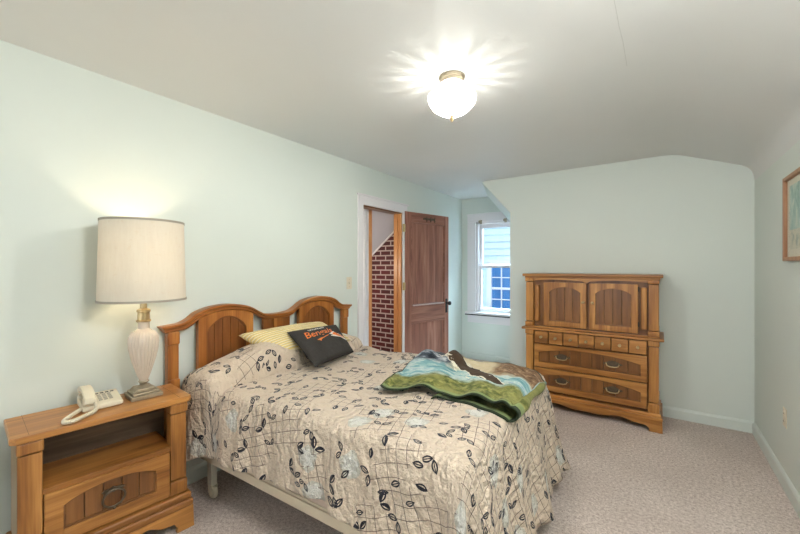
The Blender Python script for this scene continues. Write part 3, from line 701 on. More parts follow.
cd_.matrix_parent_inverse = (Matrix.Translation(PHL) @ Matrix.Rotation(PHR, 4, 'Z')).inverted()

# things at the far left edge, beside the nightstand
g = G()
for k in range(3):
    g.tube([(-2.40 + 0.012 * math.sin(5 * t + k) + 0.008 * k, 0.235 - 0.035 * math.cos(2 * PI * t), 0.50 + 0.05 * math.sin(2 * PI * t) - 0.012 * k) for t in [i / 24 for i in range(24)]], 0.006, 8, True)
tag(g.make('extension_cord', plain('brown_cord', (0.30, 0.12, 0.05), 0.5)), 'coiled brown cord at the left edge beside the nightstand', 'cord')
g = G(); g.tube([(-2.405, 0.215, 0.60), (-2.40, 0.22, 0.52), (-2.402, 0.235, 0.42), (-2.40, 0.215, 0.32), (-2.405, 0.20, 0.15), (-2.40, 0.21, 0.006)], 0.004); tag(g.make('power_cord', M_black), 'thin black power cord hanging by the wall beside the nightstand', 'cord')

# ------------------------------------------------------------------ bed frame and headboard
bed = thing('bed', 'double bed with arched honey oak headboard and cream side rail', 'bed', (-2.33, 1.055, 0), math.radians(2.5))
# headboard in world axes along the wall -> undo bed rotation for its parts
hbm = Matrix.Translation((-2.33, 1.055, 0)) @ Matrix.Rotation(math.radians(2.5), 4, 'Z')
hb = bpy.data.objects.new('headboard', None); COL.objects.link(hb); hb.parent = bed
hb.matrix_parent_inverse = hbm.inverted(); hb.location = (-2.385, 1.72, 0); hb.rotation_euler = (0, 0, PI / 2)
# local x = +Y world (0 at bed centre), local -y = +X world (room side)
HWd = 0.79
top_pts = [(0.802, 1.020), (0.74, 1.024), (0.69, 1.030), (0.645, 1.050), (0.60, 1.083), (0.53, 1.108), (0.45, 1.120), (0.385, 1.121), (0.31, 1.113), (0.235, 1.092), (0.17, 1.055), (0.125, 1.032), (0.07, 1.022), (0.0, 1.019)]
def cr(pts, n=6):
    out = []
    for i in range(len(pts) - 1):
        p0, p1, p2, p3 = pts[max(i - 1, 0)], pts[i], pts[i + 1], pts[min(i + 2, len(pts) - 1)]
        for k in range(n):
            u = k / n
            out.append(tuple(0.5 * ((2 * p1[d]) + (-p0[d] + p2[d]) * u + (2 * p0[d] - 5 * p1[d] + 4 * p2[d] - p3[d]) * u * u + (-p0[d] + 3 * p1[d] - 3 * p2[d] + p3[d]) * u ** 3) for d in (0, 1)))
    return out + [pts[-1]]
half = cr(top_pts)
full = [(-x, z) for x, z in half] + [(x, z) for x, z in half[::-1][1:]]
g = G()
prof = [(0.030, -0.012), (0.030, 0.0), (-0.036, 0.0), (-0.042, -0.006), (-0.040, -0.016), (-0.030, -0.022), (-0.030, -0.034), (-0.020, -0.042), (0.020, -0.042), (0.024, -0.020)]
def capv(i, j):
    x, z = full[i]; y, dz = prof[j % len(prof)]; k = 1 + dz * 0.9
    return (x * k, y, z + dz)
V = g.grid(len(full) - 1, len(prof), capv)
g.bm.faces.new([V[0][j] for j in range(len(prof))]); g.bm.faces.new([V[-1][j] for j in range(len(prof))])
bmesh.ops.remove_doubles(g.bm, verts=g.bm.verts, dist=0.00005)
bmesh.ops.recalc_face_normals(g.bm, faces=g.bm.faces)
g.make('cap_rail', wood('headboard_oak_cap', *HB, 'X'), hb, ang=30, wn=False)
def ztop(x):
    x = abs(x)
    for (xa, za), (xb, zb) in zip(half, half[1:]):
        if xb <= x <= xa: return lerp(zb, za, (x - xb) / (xa - xb + 1e-9))
    return 1.02
for s in (-1, 1):
    x0, x1 = (0.700, 0.762) if s > 0 else (-0.762, -0.700)
    g = G(); g.box(x0, x1, -0.022, 0.020, 0.0, 0.985, 0.004); g.box(x0 - 0.003, x1 + 0.003, -0.034, 0.020, 0.905, 0.985, 0.010, 3); g.box(x0 - 0.003, x1 + 0.003, -0.034, 0.020, 0.60, 0.70, 0.008, 3)
    g.make('post', M_hbZ, hb)
    # arched panel
    a, b = (0.205, 0.585); 
    if s < 0: a, b = -0.585, -0.205
    fr_top = [(lerp(a, b, k / 16), ztop(lerp(a, b, k / 16)) - 0.034) for k in range(17)]
    ia, ib, zs, rise = a + 0.052, b - 0.052, 0.955, 0.088
    ar = [(lerp(ia, ib, k / 18), zs + rise * math.sin(PI * k / 18) ** 0.75) for k in range(19)]
    g = G()
    g.prism([(a, 0.55), (ia, 0.55), (ia, zs)] + [(ia - 0.0001, zs + 0.03), (a, fr_top[0][1])], -0.020, 0.016, 'y', 0.0)
    g.prism([(b, 0.55), (b, fr_top[-1][1]), (ib + 0.0001, zs + 0.03), (ib, zs), (ib, 0.55)], -0.020, 0.016, 'y', 0.0)
    g.prism([(a, fr_top[0][1] - 0.04)] + fr_top + [(b, fr_top[-1][1] - 0.04), (ib, zs)] + ar[::-1][1:-1] + [(ia, zs)], -0.0195, 0.0155, 'y')
    f = g.make('panel_frame', M_hbZ, hb)
    g = G(); w = 0.010
    g.prism(ar + [(lerp(p[0], (ia + ib) / 2, 0.05), p[1] - w) for p in ar[::-1]], -0.014, 0.012, 'y'); g.box(ia, ia + 0.008, -0.014, 0.012, 0.55, zs); g.box(ib - 0.008, ib, -0.014, 0.012, 0.55, zs); g.make('bead', M_hbdZ, f)
    g = G(); npl = 5; stp = (ib - ia) / npl
    for k in range(npl):
        q0, q1 = ia + k * stp + 0.0015, ia + (k + 1) * stp - 0.0015
        g.prism([(q0, 0.55), (q1, 0.55), (q1, zs + rise * max(0.05, math.sin(PI * (q1 - ia) / (ib - ia))) ** 0.8), (q0, zs + rise * max(0.05, math.sin(PI * (q0 - ia) / (ib - ia))) ** 0.8)], -0.008, 0.010, 'y', 0.002)
    g.make('plank_panel', M_hbdZ, f)
    g = G(); g.prism([(ia, 0.55), (ib, 0.55)] + ar[::-1], 0.004, 0.012, 'y'); g.make('panel_backing', M_groove, f)
g = G(); g.box(-0.118, 0.118, -0.012, 0.014, 0.50, 0.990, 0.003); q = g.make('centre_panel', M_hbdZ, hb)
g = G(); g.box(-0.040, 0.040, -0.028, -0.010, 0.50, 0.985, 0.006); g.make('centre_stile', M_hbZ, q)
g = G(); g.box(-0.70, 0.70, -0.014, 0.014, 0.48, 0.60, 0.004); g.make('lower_rail', M_hbZ, hb)

BL, BW, BZ = 1.800, 1.335, 0.695
for nm, y in (('side_rail', 0.012), ('side_rail', BW - 0.05)):
    g = G(); g.box(0.0, BL - 0.03, y, y + 0.038, 0.238, 0.288, 0.006); g.make(nm, M_cream, bed)
g = G(); g.box(BL - 0.07, BL - 0.03, 0.05, BW - 0.05, 0.238, 0.288, 0.006); g.make('foot_rail', M_cream, bed)
for x, y in ((0.16, 0.060), (0.16, BW - 0.09), (BL - 0.16, 0.060), (BL - 0.16, BW - 0.09)):
    g = G(); g.box(x - 0.022, x + 0.022, y - 0.018, y + 0.018, 0.075, 0.245, 0.004); l_ = g.make('leg', plain('ivory_leg_paint', (0.62, 0.58, 0.48), 0.4), bed)
    g = G(); g.lathe([(0, -0.012), (0.030, -0.012), (0.034, -0.006), (0.034, 0.006), (0.030, 0.012), (0, 0.012)], 24, T(x + 0.012, y, 0.034, rx=PI / 2)); g.box(x - 0.012, x + 0.026, y - 0.019, y - 0.014, 0.030, 0.085, 0.002); g.box(x - 0.012, x + 0.026, y + 0.014, y + 0.019, 0.030, 0.085, 0.002); g.make('caster', M_ivory, l_)
bs = thing('box_spring', 'pinkish box spring edge showing under the bedspread hem', 'box spring', (-2.33, 1.055, 0), math.radians(2.5))
g = G(); g.box(0.02, BL - 0.035, 0.016, BW - 0.02, 0.289, 0.475, 0.025, 3); g.make('spring_cover', M_ticking, bs)
g = G(); g.tube([(0.05, 0.017, 0.30), (BL - 0.06, 0.017, 0.30), (BL - 0.036, 0.04, 0.30), (BL - 0.036, BW - 0.04, 0.30)], 0.006); g.make('piping', M_cream, bs)
mt = tag(G().box(0.02, BL - 0.04, 0.022, BW - 0.03, 0.476, 0.672, 0.05, 4).make('mattress', M_ticking), 'mattress lying under the cream floral bedspread', 'mattress')
mt.location = (-2.33, 1.055, 0); mt.rotation_euler = (0, 0, math.radians(2.5))

# ------------------------------------------------------------------ bedspread
def spread_mat():
    n = N('cream_floral_quilt'); uv = n.coord('UV'); s = n.sep(uv)
    wob = n.noise(uv, 3.0, 2, 0.5, 0, 1)
    uvw = n.vmath('ADD', uv, n.vmath('SCALE', n.vmath('SUBTRACT', wob, (0.5, 0.5, 0.5)))) if False else uv
    w1 = n.noise(uv, 4.0, 2)
    # cream ground with faint tints
    base = n.mix(n.noise(uv, 5.0, 3), (0.640, 0.520, 0.400, 1), (0.730, 0.610, 0.485, 1))
    # thin grid lines in patches
    def lines(c_, sp, w):
        fr = n.math('FRACT', n.math('DIVIDE', c_, sp)); return n.math('LESS_THAN', n.math('ABSOLUTE', n.math('SUBTRACT', fr, 0.5)), w)
    gu = n.math('ADD', s[0], n.math('MULTIPLY', w1, 0.03)); gv = n.math('ADD', s[1], n.math('MULTIPLY', w1, 0.03))
    ru = n.math('ADD', n.math('MULTIPLY', gu, 0.96), n.math('MULTIPLY', gv, 0.28)); rv = n.math('SUBTRACT', n.math('MULTIPLY', gv, 0.96), n.math('MULTIPLY', gu, 0.28))
    gr = n.math('MAXIMUM', lines(ru, 0.048, 0.026), lines(rv, 0.048, 0.026))
    patch = n.math('GREATER_THAN', n.noise(uv, 3.4, 1), 0.515)
    edge = n.math('GREATER_THAN', s[0], 1.95)
    patch = n.math('MAXIMUM', patch, edge)
    grid = n.math('MULTIPLY', gr, patch)
    # flowers: soft white and pale blue blooms
    v2 = n.n('TexVoronoi', voronoi_dimensions='2D'); n.put(v2.inputs['Vector'], uv); v2.inputs['Scale'].default_value = 5.0; v2.inputs['Randomness'].default_value = 0.9
    d = v2.outputs['Distance']; rc = n.sep(v2.outputs['Color'])
    loc2 = n.vmath('SUBTRACT', uv, v2.outputs['Position']); l2 = n.sep(loc2)
    ang = n.math('ARCTAN2', l2[1], l2[0]); rad = n.math('ADD', 0.19, n.math('MULTIPLY', n.math('SINE', n.math('MULTIPLY', ang, 6.0)), 0.035))
    bloom = n.math('MULTIPLY', n.math('LESS_THAN', d, rad), n.math('LESS_THAN', rc[0], 0.30))
    halo = n.math('MULTIPLY', n.math('LESS_THAN', n.math('ADD', d, n.math('MULTIPLY', n.noise(uv, 18, 2), 0.25)), 0.40), n.math('LESS_THAN', rc[0], 0.30))
    petal = n.mix(n.math('ABSOLUTE', n.math('SINE', n.math('ADD', n.math('MULTIPLY', d, 60.0), n.math('MULTIPLY', ang, 2.0)))), (0.60, 0.60, 0.56, 1), (0.78, 0.76, 0.70, 1))
    col = n.mix(n.math('MULTIPLY', halo, 0.45), base, (0.46, 0.54, 0.52, 1))
    col = n.mix(n.math('MULTIPLY', bloom, 0.75), col, petal)
    col = n.mix(n.math('MULTIPLY', grid, n.math('SUBTRACT', 1.0, bloom)), col, (0.15, 0.105, 0.09, 1))
    # ink leaves
    def leaves(scale, off, prob, L, W):
        c2 = n.scale(uv, (scale, scale, scale), (off, off * 0.7, 0))
        v = n.n('TexVoronoi', voronoi_dimensions='2D'); n.put(v.inputs['Vector'], c2); v.inputs['Scale'].default_value = 1.0; v.inputs['Randomness'].default_value = 0.85
        q = n.sep(n.vmath('SUBTRACT', c2, v.outputs['Position'])); r = n.sep(v.outputs['Color'])
        th = n.math('MULTIPLY', r[0], 6.283); res = None
        for dth, sh in ((0.0, 0.20), (1.7, 0.22)):
            ct = n.math('COSINE', n.math('ADD', th, dth)); sn = n.math('SINE', n.math('ADD', th, dth))
            x = n.math('SUBTRACT', n.math('ADD', n.math('MULTIPLY', q[0], ct), n.math('MULTIPLY', q[1], sn)), sh)
            y = n.math('SUBTRACT', n.math('MULTIPLY', q[1], ct), n.math('MULTIPLY', q[0], sn))
            ay = n.math('ABSOLUTE', y)
            f = n.math('ADD', n.math('DIVIDE', ay, W), n.math('POWER', n.math('ABSOLUTE', n.math('DIVIDE', x, L)), 2.0))
            ins = n.math('LESS_THAN', f, 1.0)
            ol = n.math('GREATER_THAN', f, 0.50)
            vein = n.math('LESS_THAN', ay, 0.016)
            halff = n.math('MULTIPLY', n.math('GREATER_THAN', y, W * 0.12), n.math('GREATER_THAN', r[1], 0.45))
            ink = n.math('MULTIPLY', ins, n.math('MAXIMUM', n.math('MAXIMUM', ol, vein), halff))
            if dth: ink = n.math('MULTIPLY', ink, n.math('GREATER_THAN', r[2], 0.40))
            res = ink if res is None else n.math('MAXIMUM', res, ink)
        return n.math('MULTIPLY', res, n.math('LESS_THAN', r[1], prob))
    ink = n.math('MAXIMUM', leaves(7.8, 0.3, 0.74, 0.20, 0.100), leaves(9.0, 3.7, 0.55, 0.20, 0.100))
    col = n.mix(ink, col, (0.022, 0.022, 0.032, 1))
    # quilting: wavy channels and puckers
    wv = n.n('TexWave', wave_type='BANDS', bands_direction='X'); n.put(wv.inputs['Vector'], uv); wv.inputs['Scale'].default_value = 6.0; wv.inputs['Distortion'].default_value = 14.0; wv.inputs['Detail'].default_value = 1.0; wv.inputs['Detail Scale'].default_value = 1.0
    h = n.math('ADD', n.math('MULTIPLY', n.math('POWER', wv.outputs['Fac'], 0.4), 0.50), n.math('ADD', n.math('MULTIPLY', n.noise(n.scale(uv, (26, 14, 1)), 1.6, 3, 0.65), 1.6), n.math('MULTIPLY', n.noise(uv, 38, 2, 0.6), 1.5)))
    return n.done(n.bsdf(col, 0.88, n.bump(h, 0.9, 0.018), spec=0.12, **{'Sheen Weight': 0.15}))
def nz(x, y, z=0.0): return noise.noise(Vector((x, y, z)))
RR = 0.065
def top_h(a, b):
    """height of the spread over the mattress at (a,b), a from the head, b from the near side"""
    z = BZ + 0.012 * nz(a * 4, b * 4, 1.3) + 0.006 * nz(a * 11, b * 9, 5.1)
    z += 0.010 * math.sin(9 * a + 5 * b) * sstep(0.35, 0.6, a) * 0.6
    # pillows tucked under the spread
    crease = 0.325 + 0.02 * math.sin(3 * b)
    prof = 0.0
    if a < crease:
        t = a / crease; prof = (max(0.0, 1 - abs(2 * t - 0.92) ** 2.6)) ** 0.5 if abs(2 * t - 0.92) < 1 else 0.0
        prof = max(prof, 0.0); prof = max(prof, 0.55 * (1 - t) ** 0.5 if t < 0.2 else 0)
    taper = min(1.0, max(0.0, (b + 0.02) / 0.42)) ** 0.5 * min(1.0, max(0.0, (BW - b + 0.01) / 0.36)) ** 0.5
    split = 1 - 0.25 * math.exp(-((b - BW / 2) / 0.06) ** 2)
    z += 0.172 * prof * split * taper
    z -= 0.050 * math.exp(-((a - crease) / 0.022) ** 2)
    return z
def build_spread():
    g = G(); bm = g.bm; uvl = bm.loops.layers.uv.verify()
    A0, A1, B0, B1 = 0.0, BL - RR, RR, BW - RR
    na, nb_ = 170, 90
    gr = [[bm.verts.new((lerp(A0, A1, i / na), lerp(B0, B1, j / nb_), top_h(lerp(A0, A1, i / na), lerp(B0, B1, j / nb_)))) for j in range(nb_ + 1)] for i in range(na + 1)]
    uvof = {}; ulen = [0.0]
    for i in range(na): p_, q_ = gr[i][nb_ // 2].co, gr[i + 1][nb_ // 2].co; ulen.append(ulen[-1] + math.hypot(q_.x - p_.x, q_.z - p_.z))
    for i in range(na + 1):
        for j in range(nb_ + 1): uvof[gr[i][j]] = (ulen[i], lerp(B0, B1, j / nb_))
    def face(vs):
        f = bm.faces.new(vs)
        for lp in f.loops: lp[uvl].uv = uvof[lp.vert]
    for i in range(na):
        for j in range(nb_): face((gr[i][j], gr[i + 1][j], gr[i + 1][j + 1], gr[i][j + 1]))
    # perimeter columns: (edge vertex, a, b, outward dir, parameter along hem)
    cols = []
    for i in range(na + 1): cols.append((gr[i][0], (0, -1)))
    for k in range(1, 14): th = -PI / 2 + (PI / 2) * k / 14; cols.append((gr[na][0], (math.cos(th), math.sin(th))))
    for j in range(nb_ + 1): cols.append((gr[na][j], (1, 0)))
    for k in range(1, 14): th = (PI / 2) * k / 14; cols.append((gr[na][nb_], (math.cos(th), math.sin(th))))
    for i in range(na, -1, -1): cols.append((gr[i][nb_], (0, 1)))
    rows = 30; prev = None; pp = 0.0; last = None
    for ci, (v0, (nx, ny)) in enumerate(cols):
        a, b = v0.co.x, v0.co.y
        cornerness = (abs(nx * ny)) * 2
        side = abs(ny)
        near = ny < 0
        pos = (a, b)
        if last is not None: pp += math.hypot(a - last[0], b - last[1]) + math.acos(max(-1, min(1, nx * last[2] + ny * last[3]))) * 0.28
        last = (a, b, nx, ny)
        hang = v0.co.z
        # hem height: near side shows the rail, foot end hangs to just above the carpet
        if near or ny > 0: hem_side = 0.300 + 0.045 * sstep(0.35, 0.7, a) + 0.012 * math.sin(pp * 6.1) + 0.02 * nz(pp * 2.2, 3.0) - 0.09 * math.exp(-((a - 0.02) / 0.14) ** 2) - 0.06 * sstep(1.1, 1.6, a)
        if not near and ny > 0: hem_side = 0.22
        hem_foot = 0.062 + 0.014 * math.sin(pp * 7.3) + (0.06 * sstep(0.6, 1.2, b) if nx > 0.5 else 0)
        w = abs(nx) ** 1.2
        hem = lerp(hem_side, hem_foot, w) if abs(ny) > 1e-6 else hem_foot
        drop = max(0.2, hang - hem)
        flare0 = lerp(0.05, 0.15, w) + 0.14 * cornerness
        if near and a < 0.40: flare0 += 0.06 * (1 - a / 0.4)
        col_ = [v0]
        for r in range(1, rows + 1):
            arcL = RR * PI / 2
            tot = arcL + drop - RR
            dist = tot * (r / rows)
            if dist < arcL: th = dist / RR; out = RR * math.sin(th); dn = RR * (1 - math.cos(th)); rem = 0
            else: rem = dist - arcL; out = RR; dn = RR + rem
            q = rem / max(0.05, drop - RR)
            fold = (0.020 * math.sin(pp * 15 + 2.2 * nz(pp * 1.7, 0.5)) + 0.020 * nz(pp * 5.5, q * 1.2, 2.0) + 0.010 * math.sin(pp * 37 + 3 * nz(pp * 3, 1.0))) * (0.25 + 0.75 * q) * sstep(0, 0.18, q)
            pk = 0.007 * nz(pp * 26, q * 5, 7.7) * sstep(0, 0.1, q)
            if near: out += 0.030 * sstep(0.36, 0.28, a) * sstep(0, 0.15, r / rows)
            out += flare0 * rem * (0.6 + 0.4 * q) + fold * (1 + 0.9 * cornerness) + pk + 0.012 * sstep(0, 0.2, q)
            x = a + nx * out; y = b + ny * out
            y += (0.018 * nz(pp * 6, q * 2, 4.4) * nx) * q; x += (0.018 * nz(pp * 6, q * 2, 9.4) * abs(ny)) * q
            if near or ny == -1: pass
            z = hang - dn
            v = bm.verts.new((x, y, z)); uvof[v] = (uvof[v0][0] + nx * dist, b + ny * dist)
            col_.append(v)
        if prev:
            for r in range(rows):
                vs = [prev[r], prev[r + 1], col_[r + 1], col_[r]]
                vs2 = []
                for v in vs:
                    if v not in vs2: vs2.append(v)
                if len(vs2) >= 3: face(vs2)
        prev = col_
    bmesh.ops.recalc_face_normals(bm, faces=bm.faces)
    return g
bsp = build_spread().make('bedspread', spread_mat(), ang=180)
bsp.location = (-2.33, 1.055, 0); bsp.rotation_euler = (0, 0, math.radians(2.5))
tag(bsp, 'cream quilted bedspread with ink leaves and grid lines draped over the bed', 'bedspread')
so = bsp.modifiers.new('thickness', 'SOLIDIFY'); so.thickness = 0.008; so.offset = -1

# ------------------------------------------------------------------ pillows
def pillow(name, B, R, L, thick, mat, label, n=44, T4=None):
    """B,R,L: three corners (bottom-left, bottom-right, top-left); frame on its own origin"""
    B, R, L = Vector(B), Vector(R), Vector(L); T_ = Vector(T4) if T4 else R + L - B
    ctr = (B + R + L + T_) / 4; X = (R + T_ - B - L) / 4; Y = (L + T_ - B - R) / 4; W = (B + T_ - R - L) / 4; Nn = X.cross(Y).normalized()
    if Nn.z < 0: Nn = -Nn
    o = thing(name, label, 'pillow', ctr)
    def pos(u, v, s):
        uu = u * (1 - 0.07 * (1 - v * v)); vv = v * (1 - 0.07 * (1 - u * u))
        h = thick / 2 * (max(0.0, (1 - u * u) * (1 - v * v))) ** 0.38
        h *= 1 + 0.06 * nz(u * 2.4, v * 2.4, thick * 30)
        wr = 0.004 * nz(u * 7, v * 7, 1.0) * max(0, 1 - u * u) ** 0.3 * max(0, 1 - v * v) ** 0.3
        return X * uu + Y * vv + W * (uu * vv) + Nn * (s * h + wr)
    g = G()
    f = lambda s: (lambda i, j: pos(2 * i / n - 1, 2 * j / n - 1, s))
    uvf = lambda i, j: (i / n, j / n)
    g.grid(n, n, f(1), uvf); g.grid(n, n, f(-1), uvf, flip=True)
    bmesh.ops.remove_doubles(g.bm, verts=g.bm.verts, dist=0.0006)
    bmesh.ops.recalc_face_normals(g.bm, faces=g.bm.faces)
    c_ = g.make('cushion_cover', mat, o, ang=120)
    ring = []
    for a, b in ((0, 0), (1, 0), (2, 0), (3, 0)):
        for k in range(16):
            t = 2 * k / 16 - 1
            u, v = [(t, -1), (1, t), (-t, 1), (-1, -t)][a]; ring.append(pos(u, v, 0))
    return o, pos, ring, c_
def stripe_mat():
    n = N('yellow_striped_cotton'); s = n.sep(n.coord('UV'))
    w = n.math('ADD', s[1], n.math('MULTIPLY', n.noise(n.coord('UV'), 4, 2), 0.03))
    fr = n.math('FRACT', n.math('MULTIPLY', w, 15.0))
    ln = n.math('LESS_THAN', fr, 0.24); ln2 = n.math('LESS_THAN', n.math('ABSOLUTE', n.math('SUBTRACT', fr, 0.42)), 0.07)
    base = n.mix(n.noise(n.coord('UV'), 3, 2), (0.72, 0.60, 0.34, 1), (0.78, 0.68, 0.44, 1))
    col = n.mix(ln, base, (0.66, 0.46, 0.10, 1)); col = n.mix(ln2, col, (0.36, 0.30, 0.18, 1))
    return n.done(n.bsdf(col, 0.85, n.bump(n.noise(n.coord(), 30, 3), 0.15, 0.004), spec=0.15))
pillow('striped_pillow', (-2.065, 1.487, 0.770), (-2.045, 2.190, 0.772), (-2.275, 1.345, 0.918), 0.165, stripe_mat(), 'pale yellow striped pillow leaning on the headboard behind the black one')
def black_mat():
    n = N('black_fleece'); f = n.noise(n.coord(), 120, 3)
    return n.done(n.bsdf(n.mix(f, (0.026, 0.024, 0.022, 1), (0.052, 0.047, 0.043, 1)), 0.8, n.bump(f, 0.2, 0.003), spec=0.2))
bp, bpos, ring, bcov = pillow('black_pillow', (-1.790, 1.580, 0.732), (-1.850, 2.010, 0.738), (-2.105, 1.605, 0.918), 0.105, black_mat(), 'small black team pillow with orange script propped on the bed', T4=(-2.125, 2.095, 0.905))
def flatmat(name, c): return plain(name, c, 0.6, var=0.03)
M_or = flatmat('orange_print', (0.80, 0.20, 0.03)); M_wh = flatmat('white_print', (0.78, 0.76, 0.72)); M_pk = flatmat('black_stripe_print', (0.03, 0.028, 0.026))
def surf(u, v, lift=0.0025):
    e = 0.01; p = bpos(u, v, 1); nn = (bpos(u + e, v, 1) - p).cross(bpos(u, v + e, 1) - p).normalized()
    if nn.z < 0: nn = -nn
    return p + nn * lift
def text_on(body, size, u0, v0, rot, mat, name, parent, shear=0.0, bold=0.0, lift=0.0025, squash=1.0):
    cu = bpy.data.curves.new('txt', 'FONT'); cu.body = body; cu.size = size; cu.shear = shear; cu.offset = bold; cu.resolution_u = 4; cu.fill_mode = 'FRONT'
    to = bpy.data.objects.new('txt', cu); COL.objects.link(to)
    bpy.context.view_layer.update(); dg = bpy.context.evaluated_depsgraph_get()
    me = bpy.data.meshes.new_from_object(to.evaluated_get(dg)); bpy.data.objects.remove(to); bpy.data.curves.remove(cu)
    bm = bmesh.new(); bm.from_mesh(me); bpy.data.meshes.remove(me)
    bmesh.ops.triangulate(bm, faces=bm.faces)
    for _ in range(2): bmesh.ops.subdivide_edges(bm, edges=[e for e in bm.edges if e.calc_length() > size * 0.10], cuts=1)
    c, s_ = math.cos(rot), math.sin(rot)
    for v in bm.verts:
        x, y = v.co.x * squash, v.co.y; v.co = surf(u0 + x * c - y * s_, v0 + x * s_ + y * c, lift)
    g = G(); g.bm.free(); g.bm = bm
    return g.make(name, mat, parent, smooth=False)
def patch_on(pts, mat, name, parent, lift=0.0025, cuts=2):
    bm = bmesh.new(); vs = [bm.verts.new((x, y, 0)) for x, y in pts]; bm.faces.new(vs)
    bmesh.ops.triangulate(bm, faces=bm.faces)
    for _ in range(cuts): bmesh.ops.subdivide_edges(bm, edges=[e for e in bm.edges if e.calc_length() > 0.08], cuts=1)
    for v in bm.verts: v.co = surf(v.co.x, v.co.y, lift)
    g = G(); g.bm.free(); g.bm = bm; return g.make(name, mat, parent, smooth=False)
text_on('CINCINNATI', 0.125, -0.48, 0.66, 0.03, M_wh, 'printed_lettering', bp, bold=0.004, squash=0.95)
text_on('Bengals', 0.52, -0.78, 0.22, 0.05, M_or, 'printed_script', bp, shear=0.30, bold=0.006, squash=0.78)
patch_on([(-0.46, 0.00), (-0.30, 0.04), (-0.10, 0.08), (0.14, 0.15), (0.12, 0.105), (-0.10, 0.02), (-0.28, -0.04), (-0.32, -0.12), (-0.38, -0.05)], M_or, 'script_tail', bp)
# emblem patch: a leaping streak in white, orange and black
def em_(pts):
    c, s_ = math.cos(-0.50), math.sin(-0.50)
    return [(0.13 + (x * c - y * s_) * 0.98, 0.16 + (x * s_ + y * c) * 1.05) for x, y in pts]
patch_on(em_([(0.02, 0.02), (0.10, 0.10), (0.16, 0.27), (0.24, 0.30), (0.30, 0.22), (0.46, 0.22), (0.66, 0.16), (0.82, 0.06), (0.92, -0.06), (0.80, -0.04), (0.64, 0.00), (0.48, 0.00), (0.34, -0.04), (0.14, -0.07), (0.12, -0.02), (0.24, 0.03), (0.18, 0.05)]), M_wh, 'emblem', bp, 0.0022)
patch_on(em_([(0.18, 0.08), (0.24, 0.22), (0.44, 0.185), (0.64, 0.13), (0.80, 0.03), (0.64, 0.03), (0.44, 0.04), (0.30, 0.05)]), M_or, 'emblem', bp, 0.0036)
for x in (0.36, 0.48, 0.60): patch_on(em_([(x, 0.17), (x + 0.035, 0.16), (x + 0.06, 0.08), (x + 0.035, 0.09)]), M_pk, 'emblem', bp, 0.0046, 1)

